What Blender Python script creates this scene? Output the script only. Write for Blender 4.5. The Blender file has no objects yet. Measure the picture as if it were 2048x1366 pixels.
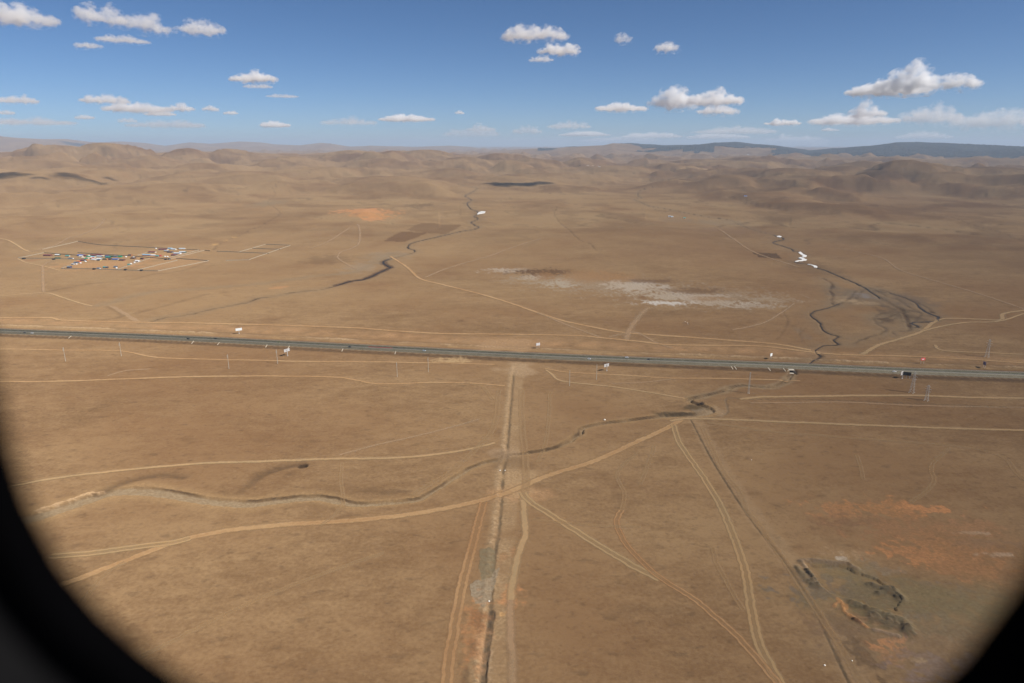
import bpy, bmesh, math, random
import numpy as np
from mathutils import Vector, Matrix
R = math.radians
random.seed(7)
sc = bpy.context.scene
COL = sc.collection

# ------------------------------------------------------------------ camera
F = 1394.0; PITCH = R(15.8); CAMH = 300.0            # focal length in 2048-px units, pitch below the horizon, height over the plain
cam_d = bpy.data.cameras.new("camera"); cam = bpy.data.objects.new("camera", cam_d); COL.objects.link(cam)
cam_d.sensor_width = 36.0; cam_d.lens = 36.0 * F / 2048.0
cam_d.clip_start = 0.01; cam_d.clip_end = 200000.0
cam_d.dof.use_dof = True; cam_d.dof.focus_distance = 1500.0; cam_d.dof.aperture_fstop = 2.0
cam.location = (0, 0, CAMH); cam.rotation_euler = (R(90) - PITCH, 0, 0)
sc.camera = cam

# ------------------------------------------------------------------ sky, sun, exposure
SUN_AZ, SUN_EL = R(114.0), R(44.0)                   # azimuth clockwise from +Y (the view direction)
SUNV = Vector((math.sin(SUN_AZ) * math.cos(SUN_EL), math.cos(SUN_AZ) * math.cos(SUN_EL), math.sin(SUN_EL)))
w = bpy.data.worlds.new("World"); sc.world = w; w.use_nodes = True
nt = w.node_tree; nt.nodes.clear()
sky = nt.nodes.new("ShaderNodeTexSky"); sky.sky_type = 'NISHITA'; sky.sun_disc = False
sky.sun_elevation = SUN_EL; sky.sun_rotation = SUN_AZ; sky.altitude = 1500.0
sky.air_density = 0.55; sky.dust_density = 1.3; sky.ozone_density = 3.0
bg = nt.nodes.new("ShaderNodeBackground"); bg.inputs[1].default_value = 0.075
wo = nt.nodes.new("ShaderNodeOutputWorld")
hsv = nt.nodes.new("ShaderNodeHueSaturation"); hsv.inputs["Saturation"].default_value = 1.13
nt.links.new(sky.outputs[0], hsv.inputs["Color"]); nt.links.new(hsv.outputs[0], bg.inputs[0]); nt.links.new(bg.outputs[0], wo.inputs[0])
sun_d = bpy.data.lights.new("sun", 'SUN'); sun_d.energy = 4.7; sun_d.angle = R(0.53); sun_d.color = (1.0, 0.94, 0.86)
sun = bpy.data.objects.new("sun", sun_d); COL.objects.link(sun); sun.location = (0, 0, 3000)
sun.rotation_euler = SUNV.to_track_quat('Z', 'Y').to_euler()
vs = sc.view_settings; vs.view_transform = 'Standard'; vs.look = 'None'; vs.exposure = 0.38; vs.gamma = 1.0
sc.cycles.volume_bounces = 10; sc.cycles.max_bounces = 14; sc.cycles.diffuse_bounces = 3
sc.cycles.transparent_max_bounces = 32; sc.cycles.use_denoising = True

# ------------------------------------------------------------------ tags
def tag(o, label=None, cat=None, group=None, kind=None):
    if label: o["label"] = label
    if cat: o["category"] = cat
    if group: o["group"] = group
    if kind: o["kind"] = kind
    return o
def empty(name, loc, rz=0.0, label=None, cat=None, group=None):
    o = bpy.data.objects.new(name, None); COL.objects.link(o); o.location = loc; o.rotation_euler = (0, 0, rz)
    o.empty_display_size = 0.5
    return tag(o, label, cat, group)
def kids(o): return [c for c in COL.objects if c.parent is o]
def copy_tree(o):
    c = o.copy(); COL.objects.link(c)
    for ch in kids(o):
        cc = ch.copy(); COL.objects.link(cc); cc.parent = c
        for g in kids(ch):
            gg = g.copy(); COL.objects.link(gg); gg.parent = cc
    return c
def link_bm(name, bm, m, parent=None, smooth=False):
    me = bpy.data.meshes.new(name); bmesh.ops.recalc_face_normals(bm, faces=bm.faces[:]); bm.to_mesh(me); bm.free()
    if smooth:
        for p in me.polygons: p.use_smooth = True
    me.materials.append(m)
    o = bpy.data.objects.new(name, me); COL.objects.link(o)
    if parent: o.parent = parent
    return o

# ------------------------------------------------------------------ noise and geometry helpers (numpy)
def _hash(ix, iy, seed):
    h = (ix.astype(np.int64) * 374761393 + iy.astype(np.int64) * 668265263 + seed * 982451653) & 0xFFFFFFFF
    h = ((h ^ (h >> 13)) * 1274126177) & 0xFFFFFFFF
    return (h ^ (h >> 16)) & 0xFFFF
def pnoise(x, y, seed=0):
    ix = np.floor(x); iy = np.floor(y); fx = x - ix; fy = y - iy
    u = fx * fx * fx * (fx * (fx * 6 - 15) + 10); v = fy * fy * fy * (fy * (fy * 6 - 15) + 10)
    def g(dx, dy):
        a = _hash(ix + dx, iy + dy, seed) * (2 * np.pi / 65536.0)
        return np.cos(a) * (fx - dx) + np.sin(a) * (fy - dy)
    a = g(0, 0); b = g(1, 0); c = g(0, 1); d = g(1, 1)
    return 1.5 * (a + u * (b - a) + v * (c + u * (d - c) - a - u * (b - a)))
def fbm(x, y, scale, octv, seed=0, gain=0.5):
    s = 0; a = 1.0; f = 1.0 / scale; n = 0
    for k in range(octv):
        s = s + a * pnoise(x * f + 17.3 * k, y * f - 9.1 * k, seed + k); n += a; a *= gain; f *= 2.03
    return s / n
def ridged(x, y, scale, octv, seed=0):
    s = 0; a = 1.0; f = 1.0 / scale; n = 0
    for k in range(octv):
        s = s + a * (1 - np.abs(pnoise(x * f + 7.7 * k, y * f + 3.1 * k, seed + k)) * 1.6); n += a; a *= 0.5; f *= 2.1
    return s / n
def sstep(a, b, x):
    t = np.clip((x - a) / (b - a), 0, 1); return t * t * (3 - 2 * t)

def ray(px, py):
    px = np.asarray(px, float); py = np.asarray(py, float)
    x = (px - 1024) / F; v = -(py - 683) / F
    return np.stack([x, math.cos(PITCH) + v * math.sin(PITCH), -math.sin(PITCH) + v * math.cos(PITCH)], -1)

# ------------------------------------------------------------------ terrain height
def crest(pts, r0):
    """photo crest line -> (azimuth, crest height) at distance r0"""
    p = np.array(pts, float); d = ray(p[:, 0], p[:, 1])
    az = np.arctan2(d[:, 0], d[:, 1]); h = CAMH + r0 * d[:, 2] / np.hypot(d[:, 0], d[:, 1])
    return az, h
MID = crest([(-300, 302), (0, 305), (110, 300), (205, 297), (290, 306), (410, 304), (480, 306), (600, 308), (700, 304), (850, 304), (950, 312), (1060, 317), (1120, 323), (1200, 324),
             (1300, 323), (1400, 317), (1480, 313), (1560, 320), (1640, 315), (1700, 318), (1790, 313), (1850, 319), (1950, 317), (2048, 321), (2400, 320)], 10500)
PLAT = crest([(900, 306), (960, 304), (1040, 300), (1100, 297), (1170, 291), (1205, 290), (1225, 286), (1265, 287), (1290, 290), (1340, 292), (1400, 290), (1430, 286), (1470, 285), (1500, 288),
              (1550, 292), (1580, 297), (1620, 303), (1650, 300), (1700, 295), (1740, 292), (1790, 286), (1830, 286), (1900, 288), (1980, 292), (2048, 295), (2300, 300)], 19000)
FAR = crest([(-300, 278), (0, 274), (40, 277), (80, 279), (130, 279), (180, 284), (240, 283), (290, 286), (330, 291), (380, 285), (420, 288), (480, 283), (520, 285), (550, 289),
             (600, 291), (640, 286), (660, 287), (700, 293), (740, 291), (800, 293), (830, 294), (900, 291), (940, 294), (970, 299), (1020, 300), (1200, 303), (2300, 305)], 33000)
def layer(H, X, Y, r, az, prof, r0, wf, wb, seed, rough, base=0.0):
    rr = r0 * (1 + 0.10 * pnoise(az * 9 + seed, az * 0 + 0.3, seed))
    t = (r - rr); s = np.where(t < 0, np.exp(-(t / wf) ** 2), np.exp(-(t / wb) ** 2))
    hc = np.interp(az, prof[0], prof[1])
    rid = ridged(X, Y, rough[0], 4, seed + 5) - 0.62
    k = s * (1 + rough[1] * rid * 4 * s ** 0.5 * (1.02 - s) * 2.0)
    L = np.maximum(hc, 0) * np.clip(k, 0, 1.0)
    sm = 12.0
    d = np.clip(0.5 + 0.5 * (L - H) / sm / 4, 0, 1)
    return np.maximum(H, L) + sm * d * (1 - d)
HILLS = [(205, 285, 9300, 60, 900), (110, 290, 9900, 80, 900), (375, 296, 9000, 45, 700), (450, 297, 9300, 50, 700), (300, 311, 7700, 70, 600), (60, 318, 7300, 95, 700), (580, 312, 8000, 80, 700), (700, 300, 9000, 70, 800), (850, 299, 9100, 80, 800),
         (770, 316, 7300, 75, 600), (930, 313, 7700, 60, 600), (1000, 306, 8700, 70, 700), (1060, 316, 7700, 55, 600), (1160, 314, 8300, 40, 500), (640, 333, 6100, 110, 500), (790, 352, 5000, 120, 420), (480, 342, 5500, 120, 480), (180, 332, 6200, 110, 480),
         (330, 366, 4600, 130, 380), (560, 362, 4700, 60, 280), (1100, 346, 5700, 80, 450), (1230, 331, 6700, 90, 500), (1340, 325, 7500, 70, 500), (90, 350, 5300, 100, 350), (900, 336, 6000, 60, 420), (400, 325, 6600, 80, 480), (1010, 352, 5200, 60, 300),
         (1465, 349, 4950, 62, 400), (1590, 336, 5700, 85, 480), (1700, 332, 6200, 60, 500), (1820, 318, 5800, 85, 560), (1765, 340, 5250, 60, 320), (1640, 350, 5100, 60, 320), (1905, 343, 5300, 75, 380), (1990, 334, 6400, 110, 560), (2085, 346, 5300, 70, 380), (1560, 376, 4400, 55, 220),
         (1430, 362, 4700, 60, 300), (1500, 386, 4250, 34, 130), (1400, 318, 8300, 60, 600), (1490, 314, 8600, 60, 600), (1730, 322, 7000, 60, 400), (2300, 340, 5800, 160, 600), (-150, 300, 8500, 120, 800), (-100, 340, 5600, 110, 450)]
_hp = np.array(HILLS, float); _hd = ray(_hp[:, 0], _hp[:, 1]); _haz = np.arctan2(_hd[:, 0], _hd[:, 1]); _hh = CAMH + _hp[:, 2] * _hd[:, 2] / np.hypot(_hd[:, 0], _hd[:, 1])
_VP = [[(1010, 352), (955, 378), (945, 410), (955, 455), (850, 485), (770, 525), (690, 560)], [(1260, 372), (1310, 400), (1420, 440), (1560, 470), (1610, 520), (1720, 580)], [(580, 355), (545, 385), (540, 410), (480, 470), (430, 495)], [(1880, 385), (1950, 440), (2048, 478)]]
_VL = []
for _p in _VP:
    _d = ray(np.array(_p, float)[:, 0], np.array(_p, float)[:, 1]); _VL.append((_d * (-CAMH / _d[:, 2:3]))[:, :2])
def valleys(X, Y):
    D = np.full(X.shape, 1e9)
    for P in _VL:
        for a, b in zip(P[:-1], P[1:]):
            L2 = ((b - a) ** 2).sum(); t_ = np.clip(((X - a[0]) * (b[0] - a[0]) + (Y - a[1]) * (b[1] - a[1])) / L2, 0, 1)
            D = np.minimum(D, (X - a[0] - t_ * (b[0] - a[0])) ** 2 + (Y - a[1] - t_ * (b[1] - a[1])) ** 2)
    return np.sqrt(D)
def drains(X, Y):
    a = fbm(X, Y, 380, 2, 61) * 0.35; b = fbm(X, Y, 380, 2, 62) * 0.35
    return pnoise(X / 1250 + a, Y / 1250 + b, 63), pnoise(X / 520 + a * 1.5, Y / 520 + b * 1.5, 64)
def H0(X, Y):
    r = np.hypot(X, Y) + 1e-6; az = np.arctan2(X, Y)
    ramp = sstep(1250, 4200, r)
    h = fbm(X, Y, 900, 2, 3) * (0.8 + 26 * ramp) + fbm(X, Y, 260, 2, 8) * (0.8 + 7.0 * ramp)
    # a low rise behind the settlement and one behind the salt flat
    h = h + 16 * np.exp(-(((X + 1150) / 520) ** 2 + ((Y - 2750) / 330) ** 2)) + 9 * np.exp(-(((X - 420) / 330) ** 2 + ((Y - 2050) / 300) ** 2))
    h = h + 8 * np.exp(-(((X + 250) / 330) ** 2 + ((Y - 3300) / 500) ** 2))
    vd = 1 - np.exp(-(valleys(X, Y) / 480) ** 2); h = h * (0.35 + 0.65 * vd)
    h = h + sstep(1750, 3900, r) * vd * (24 + 150 * (ridged(X, Y, 1150, 3, 23) - 0.55))
    roll = sstep(3300, 7500, r) * (0.3 + 0.7 * vd)
    h = h + roll * (20 + 190 * (ridged(X, Y, 1700, 4, 21) - 0.58) + 45 * (ridged(X, Y, 600, 3, 31) - 0.58) + 14 * (ridged(X, Y, 240, 2, 37) - 0.58))
    n1, n2 = drains(X, Y); h = h - sstep(2000, 4800, r) * (15 * np.exp(-(n1 / .055) ** 2) + 7 * np.exp(-(n2 / .07) ** 2))
    wx = fbm(X, Y, 1000, 3, 45) * 0.75; wy = fbm(X, Y, 1000, 3, 46) * 0.75; sp = ridged(X, Y, 480, 4, 47) - 0.6
    for i in range(len(HILLS)):
        px, py, rc, lw, rw = HILLS[i]; lw *= 1.3; rw *= 1.35; da = np.abs(az - _haz[i]); lat = lw / F * rc
        m = (da < 0.35) & (np.abs(r - rc) < 3.2 * rw + 400) if X.ndim == 2 or X.size > 4 else np.ones(X.shape, bool)
        ii = np.nonzero(m)
        if len(ii[0]) == 0: continue
        u = (az[ii] - _haz[i]) * rc / lat; v = (r[ii] - rc) / rw; d2 = u * u + v * v; k = np.clip(d2, 0, 1.5)
        u = u + wx[ii] * 2 * k; v = v + wy[ii] * 2 * k; d = np.sqrt(u * u + v * v)
        b = np.exp(-d ** 1.75 * 0.85); L = _hh[i] * b * (1 + 0.85 * sp[ii] * np.clip(d, 0, 1.3) - 0.06 * np.abs(sp[ii])); hv = h[ii]
        e = np.clip(0.5 + 0.5 * (L - hv) / 26, 0, 1); h[ii] = hv + (L - hv) * e + 26 * e * (1 - e) * 0.6
    h = layer(h, X, Y, r, az, MID, 10500, 1500, 2000, 51, (1500, 0.7))
    h = layer(h, X, Y, r, az, PLAT, 19000, 3600, 5000, 61, (2600, 0.5))
    h = layer(h, X, Y, r, az, FAR, 33000, 6000, 6000, 71, (4500, 0.6))
    far = sstep(11000, 15000, r)
    h = h + far * 40 * (ridged(X, Y, 3500, 3, 81) - 0.6)
    return h
_LA = np.arange(-R(48), R(48), R(0.25)); _LR = np.concatenate([[1.0], np.geomspace(200, 62000, 620)])
_LH = H0(_LR[:, None] * np.sin(_LA)[None], _LR[:, None] * np.cos(_LA)[None]); _LL = np.log(_LR)
def at(px, py):
    """photo pixel (2048 px wide) -> point on the terrain (x, y, z), marched over a coarse height table"""
    px = np.atleast_1d(np.asarray(px, float)); py = np.atleast_1d(np.asarray(py, float))
    d = ray(px, py); d = d / np.hypot(d[:, 0], d[:, 1])[:, None]; az = np.arctan2(d[:, 0], d[:, 1])
    out = np.zeros((len(px), 3)); fa = np.clip((az - _LA[0]) / R(0.25), 0, len(_LA) - 2); j = fa.astype(int); fj = fa - j
    for i in range(len(px)):
        col = _LH[:, j[i]] * (1 - fj[i]) + _LH[:, j[i] + 1] * fj[i]; g = CAMH + d[i, 2] * _LR - col
        b = np.nonzero(g < 0)[0]
        if len(b) == 0: t = 30000.0
        else:
            k = max(1, b[0]); t = _LR[k - 1] + (_LR[k] - _LR[k - 1]) * g[k - 1] / (g[k - 1] - g[k])
        out[i, :2] = d[i, :2] * t; out[i, 2] = np.interp(t, _LR, col)
    return out
def line(pts, o=(0, 0), s=1.0):
    """pixel polyline (optionally given in a zoomed crop with origin o and scale s) -> ground points"""
    p = np.array(pts, float) / s + np.array(o, float)
    return at(p[:, 0], p[:, 1])[:, :2]
def smooth(P, per=None, wig=0.0, seed=0):
    """Catmull-Rom resample of a ground polyline"""
    P = np.asarray(P, float)
    if len(P) < 3:
        n = max(2, int(np.hypot(*(P[1] - P[0])) / 12)); t = np.linspace(0, 1, n)[:, None]; Q = P[0] * (1 - t) + P[1] * t
    else:
        E = np.vstack([2 * P[0] - P[1], P, 2 * P[-1] - P[-2]]); Q = []
        for i in range(1, len(E) - 2):
            L = np.hypot(*(E[i + 1] - E[i])); rr = np.hypot(*E[i]); n = max(2, min(60, int(L / max(2.5, rr * 0.006))))
            for t in np.linspace(0, 1, n, endpoint=False):
                a, b, c, d = E[i - 1], E[i], E[i + 1], E[i + 2]
                Q.append(0.5 * ((2 * b) + (c - a) * t + (2 * a - 5 * b + 4 * c - d) * t * t + (3 * b - a - 3 * c + d) * t ** 3))
        Q.append(E[-2]); Q = np.array(Q)
    if wig:
        s = np.concatenate([[0], np.cumsum(np.hypot(*np.diff(Q, axis=0).T))])
        T = np.gradient(Q, axis=0); T /= np.maximum(np.hypot(T[:, 0], T[:, 1]), 1e-6)[:, None]
        k = wig * (pnoise(s / (wig * 9), s * 0 + .5, seed) + 0.6 * pnoise(s / (wig * 3.7), s * 0 + .5, seed + 3))
        Q = Q + np.stack([-T[:, 1], T[:, 0]], 1) * k[:, None]
    return Q
def dist_to(P, X, Y, reach):
    """signed distance of grid points to polyline P where nearer than reach (others: 1e9); returns dist, side, arclength"""
    D = np.full(X.shape, 1e9); S = np.zeros(X.shape); A = np.zeros(X.shape)
    bb = (X > P[:, 0].min() - reach) & (X < P[:, 0].max() + reach) & (Y > P[:, 1].min() - reach) & (Y < P[:, 1].max() + reach)
    ii = np.nonzero(bb)
    if len(ii[0]) == 0: return D, S, A
    x = X[ii]; y = Y[ii]; dd = np.full(x.shape, 1e9); ss = np.zeros(x.shape); aa = np.zeros(x.shape); acc = 0.0
    for a, b in zip(P[:-1], P[1:]):
        L = np.hypot(*(b - a))
        if L < 1e-6: continue
        m = np.nonzero((x > min(a[0], b[0]) - reach) & (x < max(a[0], b[0]) + reach) & (y > min(a[1], b[1]) - reach) & (y < max(a[1], b[1]) + reach))[0]
        if len(m):
            ux, uy = (b - a) / L; qx = x[m] - a[0]; qy = y[m] - a[1]; t = np.clip(qx * ux + qy * uy, 0, L)
            d = np.hypot(qx - t * ux, qy - t * uy); k = d < dd[m]; mk = m[k]
            dd[mk] = d[k]; ss[mk] = (ux * qy - uy * qx)[k]; aa[mk] = acc + t[k]
        acc += L
    D[ii] = dd; S[ii] = ss; A[ii] = aa
    return D, S, A
def in_poly(P, X, Y):
    c = np.zeros(X.shape, bool); n = len(P)
    for i in range(n):
        x1, y1 = P[i]; x2, y2 = P[(i + 1) % n]
        if y1 == y2: continue
        c ^= ((y1 > Y) != (y2 > Y)) & (X < (x2 - x1) * (Y - y1) / (y2 - y1) + x1)
    return c

# ------------------------------------------------------------------ lines traced on the plain
O2, O3, O1, O4 = (500, 690), (1000, 690), (0, 690), (1528, 690); SC = 3.902
M5, M6, M7, M8 = (0, 480), (500, 480), (1000, 480), (1528, 480); SM = 3.938
U1, U2, U3, U4 = (0, 270), (500, 270), (1000, 270), (1528, 270)
HW = smooth(line([(-260, 655), (0, 664.9), (320, 677.2), (670, 694.6), (1024, 712.4), (1280, 723.3), (1540, 733.2), (1660, 738.6), (1780, 744), (1880, 747.9), (2048, 753.8), (2320, 762)]))
CREEK = smooth(np.vstack([
    line([(1583, 747), (1579, 755), (1570, 764), (1560, 768), (1545, 773), (1525, 774), (1480, 771), (1458, 777), (1437, 785), (1400, 793), (1378, 799)]),
    line([(1440, 435), (1530, 458), (1600, 478), (1645, 505), (1630, 525), (1540, 540), (1370, 547), (1220, 560), (1000, 588), (830, 608), (700, 632), (640, 655), (628, 685), (560, 738), (430, 800), (240, 838), (70, 865), (0, 895)], O3, SC)[1:],
    line([(1950, 892), (1820, 920), (1700, 970), (1600, 1030), (1480, 1110), (1380, 1172), (1290, 1208), (1000, 1235), (800, 1240), (600, 1200), (430, 1193), (180, 1218), (0, 1238)], O2, SC)[1:],
    line([(1840, 1240), (1700, 1222), (1500, 1195), (1300, 1160), (1040, 1140), (850, 1152), (700, 1200), (550, 1250), (400, 1300), (230, 1350), (60, 1400)], O1, SC)[1:]]), wig=0.8, seed=5)
HOLLOW = smooth(line([(1720, 1212), (1790, 1185), (1850, 1165), (1930, 1100), (2040, 1010)], O1, SC).tolist() + line([(20, 1100), (70, 1045), (180, 975), (280, 945), (390, 930), (412, 938)], O2, SC)[2:].tolist())
STREAM_MID = smooth(np.vstack([
    line([(1640, 385), (1780, 412), (1775, 432), (1740, 455), (1695, 480), (1745, 512), (1712, 535), (1720, 560), (1745, 585), (1785, 600), (1800, 625), (1762, 640), (1795, 660), (1740, 690), (1800, 730), (1640, 765), (1400, 820), (1280, 850), (1245, 880)], U2, SM),
    line([(1250, 65), (1300, 90), (1200, 125), (1080, 155), (1050, 185), (1105, 215), (1060, 235), (1020, 255), (960, 285), (880, 315), (800, 322), (720, 345), (640, 370), (520, 395), (350, 410), (200, 440), (70, 460), (0, 485)], M6, SM),
    line([(1900, 500), (1670, 545), (1500, 585), (1300, 612), (1180, 645)], M5, SM)]), wig=2.2, seed=2)
STREAM_R = smooth(np.vstack([
    line([(1230, 405), (1110, 435), (1085, 475), (1112, 495), (1060, 507), (1110, 530), (1180, 560), (1350, 590), (1500, 620), (1640, 645), (1780, 665), (1870, 700), (2040, 760)], U3, SM),
    line([(30, 775), (110, 800), (160, 820), (70, 845), (130, 870), (215, 898)], U4, SM),
    line([(235, 90), (285, 95), (325, 125), (270, 145), (328, 155), (245, 172), (330, 190), (400, 202), (420, 218), (500, 245), (590, 285), (700, 330), (790, 375), (860, 420), (915, 455)], M8, SM)]), wig=1.6, seed=9)
STREAM_A = smooth(line([(860, 395), (1000, 420), (1120, 455), (1195, 490), (1230, 530), (1300, 580), (1375, 603), (1372, 625), (1330, 642), (1180, 645), (1165, 660), (1222, 685), (1140, 690)], M8, SM), wig=1.6, seed=4)
STREAM_B = smooth(line([(790, 380), (710, 405), (640, 470), (545, 520), (400, 562), (362, 590), (430, 640), (460, 700), (530, 742), (592, 760), (545, 783), (590, 820), (470, 832), (400, 872), (440, 905), (440, 925), (380, 960), (320, 1000)], M8, SM), wig=2.0, seed=6)
STREAM_C = smooth(line([(900, 455), (1000, 510), (1080, 540), (1060, 570), (960, 600), (872, 605), (885, 655), (955, 695), (920, 735), (820, 765), (700, 812)], M8, SM), wig=1.8, seed=8)
STREAM_D = smooth(line([(1080, 540), (1110, 600), (1140, 680), (1140, 715), (1010, 722), (1040, 750)], M8, SM), wig=1.0, seed=18)
STREAM_L = smooth(np.vstack([line([(300, 362), (195, 405), (150, 430), (205, 460), (150, 510), (140, 545), (195, 572), (235, 620), (140, 680), (70, 722), (0, 742)], U2, SM), at([492, 478, 452, 432, 425], [466, 471, 482, 492, 500])[:, :2]]), wig=4.0, seed=12)
GULLY_C = smooth(line([(450, 560), (430, 630), (520, 730), (575, 780), (640, 830), (700, 850), (760, 905)], U3, SM), wig=3.0, seed=14)
GULLY_R = smooth(line([(1320, 515), (1430, 550), (1390, 562), (1250, 590), (1350, 620), (1500, 650), (1620, 700), (1760, 740), (1900, 775), (2020, 828)], U4, SM), wig=4.0, seed=15)
DITCH = smooth(line([(1028, 745), (1023, 800), (1019, 850), (1016, 890), (1014, 915), (1007, 945), (1004, 1000), (998, 1060), (989, 1120), (984, 1180), (978, 1240), (971, 1310), (964, 1400)]), wig=0.4, seed=3)
CABLE = smooth(line([(1380, 836), (1430, 930), (1500, 1037), (1560, 1112), (1620, 1202), (1660, 1287), (1720, 1410)]))

def pix_range(P, x0, y0, x1, y1):
    """slice of a ground polyline whose photo position lies in a window"""
    zz = H0(P[:, 0], P[:, 1]) - CAMH; cp, sp_ = math.cos(PITCH), math.sin(PITCH)
    dep = P[:, 1] * cp - zz * sp_; px = 1024 + F * P[:, 0] / dep; py = 683 - F * (P[:, 1] * sp_ + zz * cp) / dep
    k = np.nonzero((px > x0) & (px < x1) & (py > y0) & (py < y1))[0]
    return P[k.min():k.max() + 1]
# ------------------------------------------------------------------ polar grid of the whole ground
dt = 0.00150
th_in = np.arange(-R(41), R(41), dt)
th_out = np.concatenate([np.arange(R(41), R(60), R(0.5)), np.arange(R(60), R(300), R(4)), np.arange(R(300), R(319), R(0.5))])
TH = np.concatenate([th_in, th_out])
rows = [0.05, 60, 140, 200, 240]; r = 270.0
while r < 4000: rows.append(r); r += min(r * r / CAMH * 0.00118, 0.0125 * r)
while r < 70000: rows.append(r); r *= 1.0125
RW = np.array(rows); NR, NC = len(RW), len(TH)
X = RW[:, None] * np.sin(TH)[None]; Y = RW[:, None] * np.cos(TH)[None]
Z = H0(X, Y)
RR = np.broadcast_to(RW[:, None], Z.shape)
Z = Z + fbm(X, Y, 60, 2, 91) * 0.35 + fbm(X, Y, 14, 2, 95) * 0.16 * (1 - sstep(1200, 2500, RR))
soil = np.zeros(Z.shape + (4,))            # natural colour of bare or wet soil where it differs from the grass (alpha = cover); on hill crowns also painted relief shading
def paint(mask, col):
    ii = np.nonzero(mask > 2e-3); a = np.clip(mask[ii], 0, 1)[:, None]; S_ = soil[ii]; A = S_[:, 3:4]; nA = a + A * (1 - a)
    S_[:, :3] = (np.array(col)[None] * a + S_[:, :3] * A * (1 - a)) / nA; S_[:, 3:4] = nA; soil[ii] = S_
N3 = fbm(X, Y, 7, 3, 101); N20 = fbm(X, Y, 26, 3, 105); N90 = fbm(X, Y, 110, 3, 109)
def blob(px, py, wx, wy, col, a=1.0, brk=0.6, noise=None, soft=0.5):
    """soft-edged patch of soil: photo centre and half sizes in pixels"""
    n = (0.6 * N20 + 0.55 * N3) if noise is None else noise
    c = at(px, py)[0]; e = at(px + wx, py)[0]; f = at(px, py - wy)[0]; g = at(px, py + wy)[0]
    u = (e - c)[:2]; lu = np.hypot(*u); u = u / lu; v = np.array([-u[1], u[0]]); lv = abs(np.dot((f - g)[:2], v)) / 2
    ra = np.hypot(*c[:2]); m = 2.2 * max(lu, lv) + 2; i0, i1 = np.searchsorted(RW, [ra - m, ra + m]); i0 = max(0, i0 - 1); i1 += 1
    dx = X[i0:i1] - c[0]; dy = Y[i0:i1] - c[1]; n = n[i0:i1]
    q = np.sqrt(((dx * u[0] + dy * u[1]) / lu) ** 2 + ((dx * v[0] + dy * v[1]) / lv) ** 2)
    M_ = np.zeros(Z.shape); M_[i0:i1] = a * sstep(1.0 + soft, 1.0 - soft, q + brk * 1.6 * n); paint(M_, col)
N5 = np.abs(fbm(X, Y, 5, 2, 191)) * 2
def polyfill(P, col, a=1.0, brk=2.0):
    m = in_poly(P, X + brk * 2 * N20, Y + brk * 2 * N3); paint(a * m, col)

GREY = (0.225, 0.168, 0.103); SALT = (0.33, 0.275, 0.212); DARK = (0.080, 0.051, 0.030); WET = (0.050, 0.033, 0.021); OCHRE = (0.235, 0.135, 0.062)
ORANGE = (0.42, 0.195, 0.080); OLIVE = (0.150, 0.120, 0.072); PALE = (0.33, 0.23, 0.13); DGRASS = (0.100, 0.062, 0.034); TANB = (0.285, 0.185, 0.09)

n1, n2 = drains(X, Y); fd = sstep(1300, 3000, RR) * (1 - sstep(9000, 15000, RR))
paint(fd * (0.6 * np.exp(-(n1 / .14) ** 2) + 0.35 * np.exp(-(n2 / .16) ** 2)), (0.255, 0.172, 0.088))
paint(fd * 0.75 * np.exp(-((n1 + .012 * N20) / .013) ** 2) * sstep(-0.45, 0.1, N90), DARK); paint(fd * 0.6 * np.exp(-((n2 + .02 * N20) / .024) ** 2) * sstep(-0.3, 0.25, N90), DARK)
rdg = sstep(0.25, 0.6, np.abs(n1)) * sstep(2500, 5000, RR); paint(rdg * 0.4, (0.150, 0.086, 0.045))
R1 = ridged(X, Y, 1150, 3, 23) + 0.10 * N90; mz = sstep(1600, 3000, RR) * (1 - sstep(9000, 13000, RR))
paint(mz * 0.48 * sstep(0.60, 0.76, R1), (0.125, 0.071, 0.036)); paint(mz * 0.6 * sstep(0.52, 0.38, R1), (0.240, 0.157, 0.079))
R2 = ridged(X, Y, 420, 3, 27) + 0.12 * N20; paint(mz * 0.4 * sstep(0.62, 0.78, R2), (0.118, 0.068, 0.035)); paint(mz * 0.35 * sstep(0.5, 0.36, R2), (0.255, 0.168, 0.085))
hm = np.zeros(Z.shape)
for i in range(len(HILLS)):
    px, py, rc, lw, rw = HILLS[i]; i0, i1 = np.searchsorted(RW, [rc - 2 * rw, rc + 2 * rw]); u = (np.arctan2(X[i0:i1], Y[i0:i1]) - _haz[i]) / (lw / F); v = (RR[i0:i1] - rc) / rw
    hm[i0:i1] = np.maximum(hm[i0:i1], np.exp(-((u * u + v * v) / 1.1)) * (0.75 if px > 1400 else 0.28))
paint(hm * (0.75 + 0.9 * fbm(X, Y, 420, 3, 205)), (0.118, 0.072, 0.039))  # browner crowns: vegetation tone plus relief shading put into the colour
paint(0.45 * sstep(1050, 1500, RR) * (1 - sstep(6000, 9000, RR)) * np.clip(0.7 + 1.2 * N90, 0, 1) * sstep(R(24), R(-6), np.arctan2(X, Y)), (0.240, 0.158, 0.080))
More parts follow.
